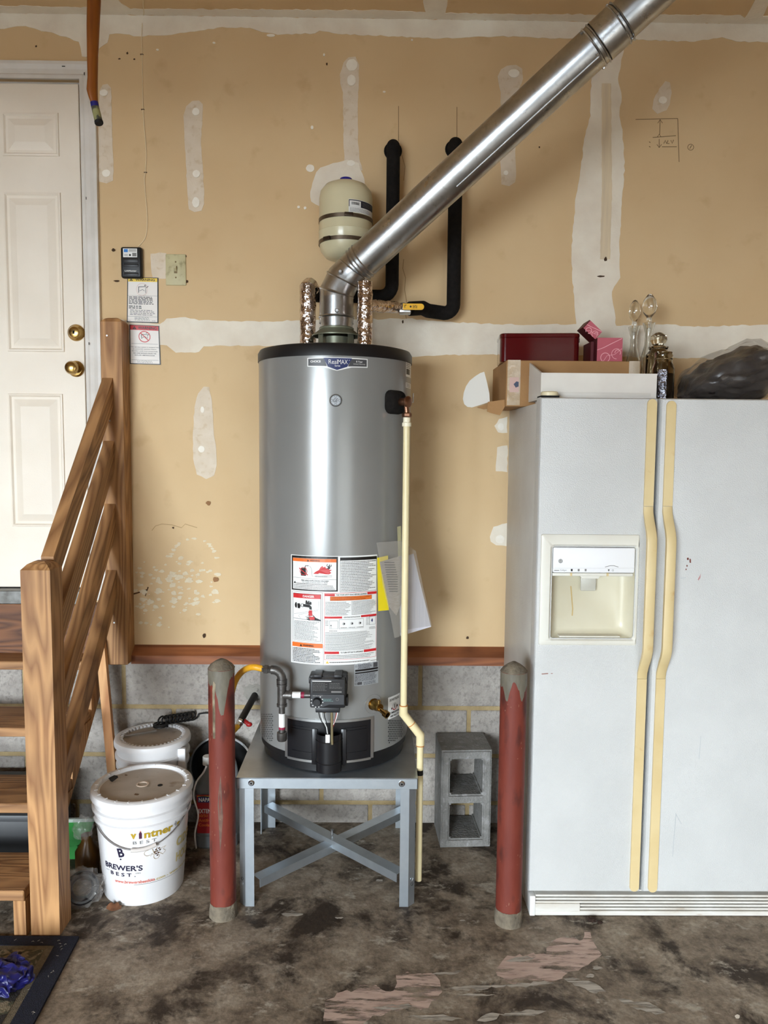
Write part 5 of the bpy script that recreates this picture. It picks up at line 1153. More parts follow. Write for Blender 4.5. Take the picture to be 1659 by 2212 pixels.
rbox(-tw, tw, -.085, .085, bzt, tzt-.012, .022, 'tin_body', TINM, tn, Mt); rbox(-tw-.002, tw+.002, -.087, .087, tzt-.014, tzt+.002, .024, 'tin_lid', TINM, tn, Mt)
b = MB(); k = Mt @ Vector((tw+.001, -.03, tzt-.02)); MB().box(-.001, .003, -.012, .012, -.006, .010, bev=.001, M=Matrix.Translation(k) @ Matrix.Rotation(math.radians(9), 4, 'Z')).done('hinge', mat('dark_hinge', (60, 30, 28), rough=.4, metal=.6), tn)
# pink gift boxes
PNKB = mat('pink_gift_paper', (186, 92, 104), (178, 84, 98), rough=.45, scale=8); MARO = mat('maroon_box_side', (82, 14, 24), rough=.5); SW = mat('pale_pink_swirl', (234, 176, 182), rough=.5)
g0 = at(1289, 775, Y=-.335); g1 = at(1345, 730, Y=-.335)
gbx = thing('gift_box', 'pink gift box with pale swirls standing right of the red tin', 'box', ((g0.x+g1.x)/2, -.28, bzt))
MB().box(g0.x, g1.x, -.335, -.23, bzt, g1.z, bev=.001, seg=1).done('carton', MARO, gbx, smooth=0)
MB().box(g0.x, g1.x, -.3365, -.335, bzt, g1.z).done('patterned_face', PNKB, gbx, smooth=0)
gw, gh = g1.x-g0.x, g1.z-bzt
def swirl(D, W, H):
    S = lambda u, v, r, a0, a1, n=16: [(u*W+r*W*math.cos(math.radians(a0+(a1-a0)*i/n)), v*H+r*W*math.sin(math.radians(a0+(a1-a0)*i/n))) for i in range(n+1)]
    D.line('s', [(0, .48*H), (.25*W, .58*H), (.55*W, .75*H), (.97*W, .97*H)], .0018, 1); D.line('s', S(.33, .17, .18, -60, 250), .0020, 1); D.line('s', S(.78, .33, .2, 60, 270), .0016, 1); D.line('s', S(.82, .38, .11, -40, 190), .0018, 1); D.line('s', [(.25*W, .0), (.4*W, .25*H), (.7*W, .3*H), (.98*W, .55*H)], .0012, 1)
D = Decal(lambda u, v, l: Vector((g0.x+u, -.3368, bzt+v))); swirl(D, gw, gh); D.build(gbx, {'s': ('swirl_print', SW)})
h0_ = at(1262, 722, Y=-.30); 
g2 = thing('small_gift_box', 'small pink and maroon gift box tipped between the red tin and pink box', 'box', (at(1280, 775, Y=-.27).x, -.26, bzt))
zz_ = bzt+.058; MB().box(at(1269, 750, Y=-.27).x+.004, g0.x-.002, -.30, -.20, bzt, zz_+.016).done('carton', MARO, g2, smooth=0)
lM = Matrix.Translation(at(1276, 716, Y=-.285)) @ Matrix.Rotation(math.radians(42), 4, 'Y')
MB().box(-.034, .028, -.03, .05, -.018, .018, M=lM).done('lid', MARO, g2, smooth=0)
MB().box(-.03, .028, -.0315, -.03, -.018, .018, M=lM).done('patterned_face', PNKB, g2, smooth=0)
D = Decal(lambda u, v, l: lM @ Vector((u-.03, -.0318, v-.018))); swirl(D, .058, .036); D.build(g2, {'s': ('swirl_print', SW)})
# glassware
GLS = mat('clear_glass', (240, 240, 236), rough=.02, trans=1.0, ior=1.45); GLD = mat('smoky_glass', (200, 190, 170), rough=.04, trans=1.0, ior=1.45)
def decanter(px, ybot, ylip, yst, ytop, Yd, label_, sr):
    q = at(px, ylip, Y=Yd); zl = q.z; zt = at(px, ytop, Y=Yd).z; x = q.x; z0 = TOPZ
    t = thing('decanter', label_, 'decanter', (x, Yd, z0)); h = zl-z0
    o = [(.0, 0), (.045, 0), (.05, .006), (.046, h*.25), (.030, h*.55), (.014, h*.75), (.013, h*.88), (.022, h*.985), (.023, h)]; i_ = [(.019, h), (.010, h*.88), (.011, h*.75), (.026, h*.55), (.042, h*.25), (.044, .012), (0, .012)]
    MB().lathe(o+i_, (x, Yd, z0), n=36, cap=False).done('bottle', GLS, t)
    s = zt-zl; MB().lathe([(0, -.022), (.008, -.02), (.009, .0), (.010, s*.12), (.008, s*.18), (sr*.75, s*.33), (sr, s*.52), (sr*.8, s*.78), (sr*.35, s*.95), (0, s)], (x, Yd, zl), n=32, cap=False).done('stopper', GLS, t)
decanter(1370, 790, 706, 700, 647, -.09, 'clear glass decanter with a slim teardrop stopper', .0225)
decanter(1402, 795, 698, 690, 634, -.205, 'taller clear glass decanter with a fat teardrop stopper', .0275)
JY = -.325; q = at(1422, 754, Y=JY); zl = q.z; zt = at(1422, 717, Y=JY).z
t = thing('glass_jar', 'glass jar with a faceted dome lid behind the mason jar', 'jar', (q.x, JY, TOPZ))
MB().lathe([(0, 0), (.04, 0), (.042, .01), (.042, zl-TOPZ-.02), (.026, zl-TOPZ), (.022, zl-TOPZ), (.037, zl-TOPZ-.024), (.037, .012), (0, .012)], (q.x, JY, TOPZ), n=32, cap=False).done('jar_body', GLD, t)
MB().lathe([(.034, zl), (.036, zl+.006), (.02, zl+.012), (.030, zl+.03), (.028, zl+.045), (.012, zt-.004), (0, zt)], (q.x, JY, 0), n=10, cap=False).done('dome_lid', GLD, t, smooth=0)
q = at(1430, 850, Y=-.46); zt = at(1430, 761, Y=-.46).z; h = zt-TOPZ
t = thing('mason_jar', 'tall dark glass mason jar standing beside the black bag', 'jar', (q.x, -.46, TOPZ))
MB().lathe([(0, 0), (.034, 0), (.038, .006), (.038, h*.68), (.034, h*.76), (.0295, h*.8), (.0295, h*.86), (.031, h*.87), (.0295, h*.9), (.031, h*.93), (.029, h), (.027, h), (.027, h*.8), (.035, h*.66), (.035, .01), (0, .01)], (q.x, -.46, TOPZ), n=36, cap=False).done('jar_body', GLD, t)
MB().lathe([(0, .01), (.0345, .01), (.0345, h*.6), (0, h*.6)], (q.x, -.46, TOPZ), n=28, cap=False).done('dark_contents', mat('dark_contents', (34, 26, 20), rough=.6), t)
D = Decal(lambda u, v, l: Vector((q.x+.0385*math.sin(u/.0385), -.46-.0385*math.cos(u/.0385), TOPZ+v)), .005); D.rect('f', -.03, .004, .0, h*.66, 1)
o_ = D.b['f'].done('crinkled_strip', mat('crinkled_silver', (150, 150, 160), (90, 88, 96), rough=.15, metal=1, scale=60, bump=.8, bscale=90), t, smooth=0)  # crinkled silver strip over the left front of the jar
# black bag wrapped in clear film
fy_ = -.36
bg_ = thing('black_bag', 'bulging black bag wrapped in clear plastic on the refrigerator', 'bag', (at(1580, 800, Y=fy_).x, fy_, TOPZ))
c_ = at(1590, 800, Y=fy_)
BAGM = mat('black_bag_plastic', (16, 15, 17), (26, 24, 27), rough=.3, scale=12, bump=.5, bscale=22, spec=.6)
def bag_shape(sub_, x0, x1, yc, ry, grow, seed):
    """slumped bag: rounded plan, low on the left and piled high to the right"""
    prof_ = ((0, .05), (.08, .085), (.2, .105), (.4, .125), (.65, .16), (1, .185))
    b = MB(); bmesh.ops.create_icosphere(b.bm, subdivisions=sub_, radius=1.0)
    for v in b.bm.verts:
        d = v.co.copy(); f = 1+.16*noise.noise(d*2.2+Vector((seed, 0, 0))); t = d.x*.5+.5
        for (a, h0__), (c, h1__) in zip(prof_, prof_[1:]):
            if a <= t <= c+1e-6: h = h0__+(h1__-h0__)*(t-a)/(c-a); break
        q = math.copysign(abs(d.x)**.75, d.x)
        v.co = Vector(((x0+x1)/2+(x1-x0)/2*q, yc+d.y*ry*f, TOPZ+grow*h*f*((d.z+1)/2)**.8))
    return b
bL = at(1470, 840, Y=-.40).x
b = bag_shape(5, bL+.02, 1.40, fy_, .16, 1.34, 3.0); b.jitter(.012, 20, 5); b.jitter(.004, 60, 2)
for v in b.bm.verts: v.co.z = max(v.co.z, TOPZ+.001)
b.done('bag', BAGM, bg_, smooth=26)
FILM = bpy.data.materials.new('crumpled_film'); FILM.use_nodes = True; nt = FILM.node_tree; pb = nt.nodes['Principled BSDF']; pb.inputs['Base Color'].default_value = lin((120, 112, 106)); pb.inputs['Roughness'].default_value = .12; pb.inputs['Alpha'].default_value = .26; pb.inputs['Specular IOR Level'].default_value = .9; MATS['crumpled_film'] = FILM
b = bag_shape(4, bL, 1.42, fy_-.006, .172, 1.42, 5.0); b.jitter(.020, 16, 9); b.jitter(.010, 40, 2)
for v in b.bm.verts: v.co.z = max(v.co.z, TOPZ+.001)
b.done('film_wrap', FILM, bg_, smooth=0)
#@@OBJECTS3
# ------------------------------------------------------------------ staircase
sr_ = thing('staircase', 'open wooden stairs with slatted railing leading up to the door', 'stairs', (-1.45, -.4, 0))
NX0, NX1, NY0, NY1 = -1.087, -.996, -.762, -.672
def post(x0, x1, y0, y1, z0, z1, ch, nm, mt):
    b = MB(); xm = [x0, x1, x1, x0]; ym = [y0, y0, y1, y1]
    def ring(o, z): return [(x0+o, y0+o, z), (x1-o, y0+o, z), (x1-o, y1-o, z), (x0+o, y1-o, z)]
    rings(b, [ring(.004, z0), ring(0, z0+.003), ring(0, z1), ring(ch*.5, z1+ch*.55), ring(ch, z1+ch*.8)], True, True); return b.done(nm, mt, sr_, smooth=0)
post(NX0, NX1, NY0, NY1, 0, 1.178, .03, 'newel_post', PINE)
post(-1.064, -.983, -.090, -.003, .690, 2.035, .022, 'wall_post', PINEW)
for z, xs in ((.155, -1.104), (.345, -1.104), (.535, -1.104), (.725, -1.104)):
    i = round((z-.155)/.19); yf = -.768+.2*i
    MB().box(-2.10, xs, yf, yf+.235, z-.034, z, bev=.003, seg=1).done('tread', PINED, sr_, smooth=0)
def sloped(x0, x1, ya, za, yb, zb, hv, nm, mt):
    return MB().hexa([(x0, ya, za-hv), (x1, ya, za-hv), (x1, ya, za), (x0, ya, za), (x0, yb, zb-hv), (x1, yb, zb-hv), (x1, yb, zb), (x0, yb, zb)]).done(nm, mt, sr_, smooth=0)
# stringers
for x0 in (-1.14, -2.08):
    b = MB(); pr = [(-.764, 0), (-.70, 0), (-.03, .60), (-.03, .69), (-.14, .69), (-.168, .69), (-.168, .5), (-.368, .5), (-.368, .31), (-.568, .31), (-.568, .12), (-.764, .12)]
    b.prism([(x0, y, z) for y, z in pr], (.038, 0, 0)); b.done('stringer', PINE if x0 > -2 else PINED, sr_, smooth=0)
# four railing boards
ya, yb = -.676, -.088
for k, (py, mt) in enumerate(((815, PINEH), (951, PINER), (1087, PINER), (1230, PINER))):
    zt = at(232, py, Y=-.09).z; drop = .615
    sloped(-1.060, -1.020, ya, zt-drop, yb, zt, .108, 'handrail_board' if not k else 'railing_board', mt)
for px, py in ((231, 725), (237, 909), (247, 1345)): q = at(px, py, Y=-.091); MB().lathe([(.004, 0), (.003, .002), (0, .002)], q, (0, -1, 0), 8).done('screw_head', STEEL, sr_)
# stick propped against the wall
s0 = at(228, 1385, Y=-.107); s0.x = -1.0835; s1 = at(242, 1655, Y=-.135)
d = (s1-s0).normalized(); sb_ = s1+d*((.0-s1.z)/d.z)
b = MB(); w = .017
b.hexa([s0+Vector((-w, -.012, 0)), s0+Vector((w, -.012, 0)), s0+Vector((w, .012, 0)), s0+Vector((-w, .012, 0)), sb_+Vector((-w, -.012, 0)), sb_+Vector((w, -.012, 0)), sb_+Vector((w, .012, 0)), sb_+Vector((-w, .012, 0))])
tag(b.done('wooden_slat', wood('pale_pine_stick', (206, 156, 104), (170, 112, 64), 'Z', ring=24), smooth=0), 'pale wooden slat propped on the floor behind the stair railing', 'slat')
# black tub under the stairs
tb = thing('storage_tub', 'black plastic tub with grey rim under the stairs', 'tub', (-1.5, -.24, 0))
MB().box(-1.98, -1.232, -.42, -.06, 0, .225, bev=.012).done('tub_body', BLKP, tb)
MB().box(-2.0, -1.216, -.432, -.05, .21, .236, bev=.006).done('rim', mat('grey_tub_rim', (66, 67, 69), rough=.5), tb)
# ------------------------------------------------------------------ buckets
BKT = mat('white_bucket_plastic', (226, 224, 224), (218, 216, 216), rough=.38, scale=7, c3=(190, 182, 172), scale3=30, lo3=.72, hi3=.9)
LIDD = mat('dusty_lid', (186, 176, 164), (168, 156, 142), rough=.6, scale=8, c3=(140, 124, 104), scale3=24, lo3=.6, hi3=.8)
def bucket(x, y, rb, rt, h, txt, nm='bucket'):
    t = thing(nm, txt, 'bucket', (x, y, 0), 'white plastic buckets'); k = (rt-rb)/h
    r = lambda z: rb+k*z
    MB().lathe([(0, .006), (rb-.006, .004), (rb-.002, 0), (rb, .004), (r(h*.745), h*.745), (r(h*.75)+.008, h*.75), (r(h*.775)+.008, h*.775), (r(h*.78)+.001, h*.785), (r(h*.83)+.001, h*.83), (r(h*.835)+.009, h*.836), (r(h*.86)+.009, h*.862), (r(h*.87)+.001, h*.872), (rt, h)], (x, y, 0), n=72, cap=False).done('pail', BKT, t)
    ld = MB().lathe([(rt+.004, h-.024), (rt+.009, h-.022), (rt+.010, h-.010), (rt+.007, h), (rt+.0, h+.004), (rt-.012, h+.004), (rt-.015, h), (rt-.016, h-.008), (rt-.022, h-.009), (0, h-.009)], (x, y, 0), n=72, cap=False).done('lid', BKT, t)
    MB().lathe([(0, h-.0088), (rt-.0225, h-.0088), (rt-.0225, h-.0075), (0, h-.0075)], (x, y, 0), n=64, cap=False).done('lid_panel', LIDD, ld)
    return t, ld, r
b1x, b1y, b1rb, b1rt, b1h = -.818, -.463, .136, .165, .372
bk, ld, br = bucket(b1x, b1y, b1rb, b1rt, b1h, 'white bucket with gold and black printed lettering beside the stairs')
for i in range(22):
    a = 2*math.pi*i/22; MB().box(-.0022, .0022, b1rt-.016, b1rt-.004, b1h-.001, b1h+.0055, M=Matrix.Translation((b1x, b1y, 0)) @ Matrix.Rotation(a, 4, 'Z')).done('lid_rib', BKT, ld, smooth=0)
q = at(308, 1690, Z=b1h); MB().lathe([(.022, -.01), (.022, .003), (.016, .003), (.014, -.003), (0, -.003)], (q.x, q.y, b1h-.008), n=24, cap=False).done('lid_plug', mat('pale_plug', (206, 186, 168), rough=.5), ld)
q = at(346, 1696, Z=b1h-.007); MB().lathe([(.009, 0), (.009, .001), (0, .001)], (q.x, q.y, b1h-.0075), n=16).done('airlock_hole', DARK, ld)
MB().prism([at(x, y, Z=b1h-.006) for x, y in ((231, 1676), (242, 1673), (254, 1676), (255, 1679), (243, 1688), (239, 1687))], (0, 0, -.0015)).done('black_tape_scrap', BLACK, ld, smooth=0)
for x, y, rx in ((398, 1668, 7), (402, 1664, 5), (385, 1660, 3), (295, 1716, 5), (272, 1674, 3)): MB().prism([at(a, c, Z=b1h-.0065) for a, c in blob(x, y, rx, rx*.4, 9, .4, x)], (0, 0, -.001)).done('dirt_fleck', mat('brown_fleck', (110, 84, 62), rough=.9), ld, smooth=0)
MB().ico(at(203, 1735, Y=b1y), .012, 2, (.5, .5, 2.0), .5, 3).done('torn_tape', mat('torn_white_tape', (226, 216, 206), rough=.5), bk)
# wire bail with its grip lying on the front
def bail(x, y, rfun, zear, sag, grip, par, yaw_=0.0):
    P = []
    for i in range(25):
        t = i/24; a = math.radians(-88+176*t)+yaw_
        z = zear-sag*math.sin(math.pi*t)**1.25
        r = rfun(z)+.006; P.append(Vector((x+r*math.sin(a), y-r*math.cos(a), z)))
    MB().tube(P, .0022, 8).done('wire_bail', mat('grey_wire', (150, 146, 144), rough=.35, metal=.8), par)
    if grip: g = [p for p in P[11:16]]; MB().tube([p+Vector((0, -.003, 0)) for p in g], .007, 12).done('bail_grip', mat('pale_grip', (200, 192, 186), rough=.5), par)
bail(b1x, b1y, br, b1h*.83, .098, True, bk, math.radians(10))
for s in (-1, 1): a = math.radians(88*s+10); MB().lathe([(.014, 0), (.014, .006), (.008, .009), (0, .009)], (b1x+(br(.31)+.001)*math.sin(a), b1y-(br(.31)+.001)*math.cos(a), .31), (math.sin(a), -math.cos(a), 0), 16).done('bail_ear', BKT, bk)
def BF(u, v, l): r = br(v)+.0007*l; a = u/.15; return Vector((b1x+r*math.sin(a), b1y-r*math.cos(a), v))
def bh(px, py):
    R = .15
    for _ in range(4): a, z = cyl_hit(px, py, b1x, b1y, R); R = br(z)
    return a*.15, z
D = Decal(BF, .01)
def BT(k, s, l, r, h, bold=.01, space=1.0, rot=0, **kw):
    (u0, v0), (u1, v1) = bh(*l), bh(*r); D.text(k, s, (u0+u1)/2, (v0+v1)/2, u1-u0, h, 2, bold, space, rot, **kw)
(ua, va), (ub, vb) = bh(283, 1800), bh(390, 1776)
(u_, v_), (u2, v2) = bh(288, 1799), bh(376, 1781); v_ -= .013
D.text('go', 'v', bh(288, 1799)[0], v_, .018, .019, 2, .05); 
(bu, bv2) = bh(303, 1795); bv2 -= .017; D.poly('wi', [(bu-.0045, bv2-.011), (bu+.0045, bv2-.011), (bu+.0045, bv2+.008), (bu+.0018, bv2+.013), (bu+.0018, bv2+.022), (bu-.0018, bv2+.022), (bu-.0018, bv2+.013), (bu-.0045, bv2+.008)], 2); D.rect('rd', bu-.0018, bv2+.014, bu+.0018, bv2+.02, 3)
D.text('go', 'ntner', (bh(311, 1797)[0]+bh(373, 1783)[0])/2, v_+.001, bh(373, 1783)[0]-bh(311, 1797)[0], .024, 2, .03)
D.text('go', 's', bh(385, 1776)[0], v_, .016, .018, 2, .05)
du, dvv = bh(379, 1770); dvv -= .016
for i, (x, y) in enumerate(((0, 0), (.004, .002), (-.004, .001), (.002, .006), (-.002, .005), (0, -.005), (.003, -.003), (0, .010))): D.disc('k', du+x, dvv+y, .0016, 2, 8)
BT('gr', 'BEST', (287, 1821), (338, 1813), .011, 0, 1.5); D.ring('gr', bh(340, 1806)[0], bh(340, 1806)[1], .002, .0006, 2)
D.text('nv', 'B', bh(261, 1842)[0], bh(261, 1842)[1], .022, .032, 2, .03, rot=math.radians(12)); D.disc('nv', bh(261, 1856)[0], bh(261, 1856)[1], .003, 2)
BT('nv', "BREWER'S", (229, 1866), (308, 1872), .020, .02); BT('nv', 'BEST.', (240, 1884), (293, 1889), .013, .015, 1.6); BT('gr', 'EST.', (231, 1877), (238, 1878), .003, 0); BT('gr', '2002', (292, 1886), (304, 1886), .004, 0)
vu = bh(262, 1904)[1]; D.text('rd', 'www.brewersbestkits', (bh(249, 1903)[0]+bh(334, 1900)[0])/2, vu, bh(334, 1900)[0]-bh(249, 1903)[0], .011, 2, .02); D.text('go2', '.com - www.ldcarlson.com', (bh(335, 1900)[0]+bh(406, 1878)[0])/2+.01, vu, bh(406, 1878)[0]-bh(335, 1900)[0]+.02, .010, 2, .02)
(ul, vl) = bh(289, 1911); (ur, vr) = bh(389, 1893); D.rect('gr', ul, vu-.0105, ur, vu-.0095, 2)
BT('go2', 'CIDER', (381, 1810), (407, 1796), .034, .04); BT('go2', 'HOUSE', (380, 1842), (407, 1828), .034, .04)
cu_, cv_ = bh(339, 1838)
D.line('gl', [(cu_-.03+.012*math.cos(t*.35), cv_+.010*math.sin(t*.35)) for t in range(4, 16)], .0012, 2); D.line('gl', [(cu_-.016, cv_+.012), (cu_-.008, cv_-.010), (cu_+.0, cv_+.014)], .0018, 2); D.line('gl', [(cu_-.022, cv_-.014), (cu_-.018, cv_-.004), (cu_-.01, cv_-.012)], .001, 2)
D.line('gl', [(cu_+.004, cv_-.004), (cu_+.02, cv_-.018), (cu_+.03, cv_-.008), (cu_+.02, cv_+.002), (cu_+.032, cv_+.010), (cu_+.01, cv_+.006)], .0012, 2); D.ring('gl', cu_-.002, cv_-.018, .010, .0012, 2, 16, 150, 380)
for x, y in ((0, 0), (.006, .009), (-.004, .007), (.009, .002), (-.008, -.001), (-.003, -.008), (.004, -.007), (.001, -.015)): D.disc('br', cu_+x, cv_+y, .0028, 3, 10)
D.build(bk, {'go': ('gold_lettering', mat('gold_ink', (176, 146, 42), rough=.4)), 'go2': ('pale_gold_lettering', mat('pale_gold_ink', (196, 178, 122), rough=.4)), 'wi': ('bottle_motif', mat('wine_ink', (74, 34, 60), rough=.4)), 'rd': ('red_lettering', mat('faded_red_ink', (214, 120, 106), rough=.4)), 'k': ('grape_dots', INK), 'gr': ('grey_lettering', GRY), 'nv': ('dark_lettering', mat('ink_navy', (38, 32, 56), rough=.4)), 'gl': ('flourish', mat('tan_ink', (170, 150, 116), rough=.4)), 'br': ('grape_motif', mat('brown_ink', (70, 44, 36), rough=.4))})
# rear bucket
b2x, b2y = at(330, 1592, Y=-.147).x, -.147
bk2, ld2, br2 = bucket(b2x, b2y, .115, .136, .425, 'shorter white bucket with ribbed lid edge against the block wall')
for i in range(46):
    a = 2*math.pi*i/46; MB().box(-.0035, .0035, .136-.024, .136-.008, .419, .4285, M=Matrix.Translation((b2x, b2y, 0)) @ Matrix.Rotation(a, 4, 'Z')).done('lid_rib', BKT, ld2, smooth=0)
q = at(311, 1563, Z=.42); MB().lathe([(.009, 0), (.009, .001), (0, .001)], (q.x, q.y, .4182), n=16).done('airlock_hole', DARK, ld2)
MB().box(b2x+.116, b2x+.146, b2y-.075, b2y-.055, .30, .40, bev=.004).done('lid_tab', BKT, bk2)
# black cable coil and thin tube on its lid
CBL = mat('black_cable', (18, 17, 17), rough=.45)
P = []; base = at(378, 1562, Z=.44)
for i in range(130):
    t = i/129; a = t*2*math.pi*9; P.append(Vector((base.x-.055+t*.13+.012*math.cos(a), base.y-.01+.02*math.cos(a)+.03*t, .437+.016+.017*math.sin(a)+.012*t)))
t = thing('coiled_cable', 'black coiled cable lying on the rear bucket lid', 'cable', (base.x, base.y, .424))
MB().tube(P, .0036, 8).done('coil', CBL, t)
c2 = at(347, 1572, Z=.43); MB().tube([c2+Vector((.027*math.cos(a*.32), .027*math.sin(a*.32), .003+a*.0004)) for a in range(40)], .0035, 8).done('end_loop', CBL, t)
MB().tube(smooth_path([P[-1], P[-1]+Vector((.05, -.01, .006)), P[-1]+Vector((.09, -.02, -.02)), P[-1]+Vector((.13, -.05, -.01)), P[-1]+Vector((.15, -.1, .02))]), .0032, 8).done('lead', CBL, t)
MB().tube([c2+Vector((.02, -.01, .006)), c2+Vector((.035, -.016, .004))], .004, 8).done('plug', STEEL, t)
e0_, e1_ = at(268, 1590, Z=.425), at(338, 1578, Z=.425); tag(MB().tube([e0_, e1_], .004, 10).done('siphon_tube', mat('grey_tube', (120, 112, 104), rough=.4)), 'thin grey tube lying across the rear bucket lid', 'tube')
# ------------------------------------------------------------------ small floor things
# ring of hose in a clear bag
pc = at(184, 1966, Z=0)+Vector((-.022, .036, .058))
t = thing('bagged_hose', 'coil of dark hose in crumpled clear plastic bag on the floor', 'bag', (pc.x, pc.y, 0))
FILMB = bpy.data.materials.new('bag_film'); FILMB.use_nodes = True; pb = FILMB.node_tree.nodes['Principled BSDF']; pb.inputs['Base Color'].default_value = lin((214, 210, 206)); pb.inputs['Roughness'].default_value = .1; pb.inputs['Alpha'].default_value = .13; pb.inputs['Specular IOR Level'].default_value = .9
tilt = Matrix.Translation(pc) @ Matrix.Rotation(math.radians(20), 4, 'Z') @ Matrix.Rotation(math.radians(68), 4, 'X')
MB().tube([tilt @ Vector(((.042)*math.cos(a*.2), (.042)*math.sin(a*.2), -.022+a*.00028)) for a in range(158)], .0115, 10).done('hose_coil', mat('dark_hose', (30, 29, 31), rough=.3), t)
b = MB().ico((0, 0, 0), .062, 5, (1.18, 1.0, .72), .2, 2.5, 2); b.jitter(.014, 34, 4); b.jitter(.009, 80, 8); b.xf(tilt)
for v in b.bm.verts: v.co.z = max(v.co.z, .001)
b.done('clear_bag', FILMB, t, smooth=10)
# crumpled clear bag on an amber bottle behind it
q = at(175, 1850, Z=0)+Vector((.02, .12, 0)); q = at(185, 1890, Y=-.42)
t = thing('amber_bottle', 'short amber bottle under crumpled clear plastic behind the bagged hose', 'bottle', (q.x, -.40, 0))
MB().lathe([(0, 0), (.038, 0), (.042, .006), (.042, .09), (.02, .125), (.02, .15), (0, .15)], (q.x, -.40, 0), n=24).done('bottle', mat('amber_plastic', (84, 56, 20), rough=.3), t)
b = MB().ico((q.x-.012, -.405, .175), .034, 4, (1.1, .9, 1.3), .3, 3, 6); b.jitter(.008, 40, 3); b.done('plastic_wrap', FILMB, t, smooth=10)
# green dustpan lying behind the newel post
gpan = thing('green_dustpan', 'green dustpan standing on the floor behind the stair post', 'dustpan', (at(170, 1800, Y=-.3).x, -.3, 0))
GRN = mat('green_plastic', (34, 120, 46), rough=.4)
MB().prism([at(x, y, Y=-.30) for x, y in ((120, 1775), (204, 1772), (184, 1822), (140, 1832), (118, 1832))], (0, .006, 0)).done('pan', GRN, gpan, smooth=0)
MB().prism([at(x, y, Y=-.305) for x, y in ((118, 1771), (207, 1768), (204, 1775), (118, 1778))], (0, .012, 0)).done('pan_edge', mat('pale_pan_edge', (150, 160, 150), rough=.4), gpan, smooth=0)
bz = at(150, 1832, Y=-.3); MB().box(bz.x-.03, bz.x+.03, -.30, -.285, 0, bz.z+.01).done('handle', GRN, gpan, smooth=0)
# antifreeze jug
JG = mat('grey_jug_plastic', (116, 120, 122), (104, 108, 110), rough=.4, scale=8)
j0 = at(428, 1818, Y=-.17); j1 = at(516, 1818, Y=-.17); jx = (j0.x+j1.x)/2; jw = (j1.x-j0.x)/2; jz = at(470, 1690, Y=-.23).z
jt = thing('coolant_jug', 'grey coolant jug with red label behind the red bollard', 'jug', (jx, -.165, 0))
Mj = Matrix.Translation((jx, -.165, 0))
b = MB(); n = 8
def jr(o, z, sx=1.0, off=0.0):
    x0, x1, y0, y1, r = -jw*sx+o, jw*sx-o, -.06+o, .06-o, .025; out = []
    for cx_, cy_, a0 in ((x1-r, y0+r, -90), (x1-r, y1-r, 0), (x0+r, y1-r, 90), (x0+r, y0+r, 180)):
        for i in range(n+1): a = math.radians(a0+90*i/n); out.append(Mj @ Vector((cx_+off+r*math.cos(a), cy_+r*math.sin(a), z)))
    return out
rings(b, [jr(.006, 0), jr(0, .008), jr(0, .05), jr(.004, .055), jr(.004, jz-.05), jr(0, jz-.03), jr(.01, jz+.01, .9), jr(.03, jz+.05, .8, -.01)], True, True)
b.done('jug_body', JG, jt)
MB().tube(smooth_path([Vector((jx-.02, -.165, jz+.04)), Vector((jx+.0, -.165, jz+.075)), Vector((jx+.05, -.165, jz+.07)), Vector((jx+.066, -.165, jz+.01)), Vector((jx+.06, -.165, jz-.03))]), .013, 14).done('jug_handle', JG, jt)
MB().lathe([(.02, 0), (.02, .03), (.018, .033), (0, .033)], (jx-.04, -.165, jz+.045), n=24).done('jug_cap', mat('white_cap', (220, 220, 216), rough=.4), jt)
D = Decal(lambda u, v, l: Vector((jx+u, -.2255-.0004*l, v))); lz0, lz1 = at(450, 1800, Y=-.226).z, at(450, 1717, Y=-.226).z
D.rect('r', -jw+.010, lz0, jw-.010, lz1, 1); hh_ = lz1-lz0
D.poly('b', [(-jw+.014, lz1-hh_*.05), (-jw+.03, lz1-hh_*.03), (-jw+.06, lz1-hh_*.05), (-jw+.06, lz1-hh_*.2), (-jw+.014, lz1-hh_*.2)], 2); D.poly('y', [(-jw+.012, lz1-hh_*.03), (-jw+.065, lz1-hh_*.03), (-jw+.065, lz1-hh_*.05), (-jw+.012, lz1-hh_*.05)], 2)
D.text('w', 'NAPA', -jw+.040, lz1-hh_*.125, .044, .016, 4, .03); D.text('w', 'EXTENDED', -jw+.056, lz1-hh_*.42, .080, .017, 3, .02); D.text('w', 'LIFE', jw-.034, lz1-hh_*.22, .036, .018, 3, .02)
D.text('o', '50/50', -jw+.034, lz1-hh_*.54, .036, .012, 3, .02); D.text('o', 'Antifreeze', -jw+.052, lz1-hh_*.66, .072, .013, 3, .02); D.text('o', 'Coolant', -jw+.044, lz1-hh_*.78, .056, .012, 3, .02)
D.poly('t', [(jw-.05, lz0+.006), (jw-.012, lz0+.006), (jw-.012, lz0+hh_*.45), (jw-.035, lz0+hh_*.5)], 2)
r_ = D.b.pop('r').done('jug_label', mat('red_jug_label', (160, 30, 34), rough=.35), jt, smooth=0)
D.build(r_, {'b': ('blue_print', BLU), 'y': ('yellow_print', YEL), 'w': ('white_lettering', WHT), 'o': ('orange_lettering', ORG_), 't': ('tan_print', mat('tan_print', (206, 160, 96), rough=.4))})
wp = smooth_path([Vector(at(446, 1655, Y=-.262)), Vector(at(440, 1668, Y=-.262)), Vector(at(424, 1690, Y=-.262)), Vector(at(418, 1720, Y=-.262)), Vector(at(428, 1760, Y=-.262)), Vector(at(421, 1800, Y=-.258)), Vector(at(424, 1832, Z=.004))])
tag(MB().tube(wp, .0032, 8).done('white_cord', mat('white_cord_plastic', (222, 218, 212), rough=.4)), 'thin white cable hanging between bucket and coolant jug', 'cable')  # a plain white cord; nothing marks it as a charger lead
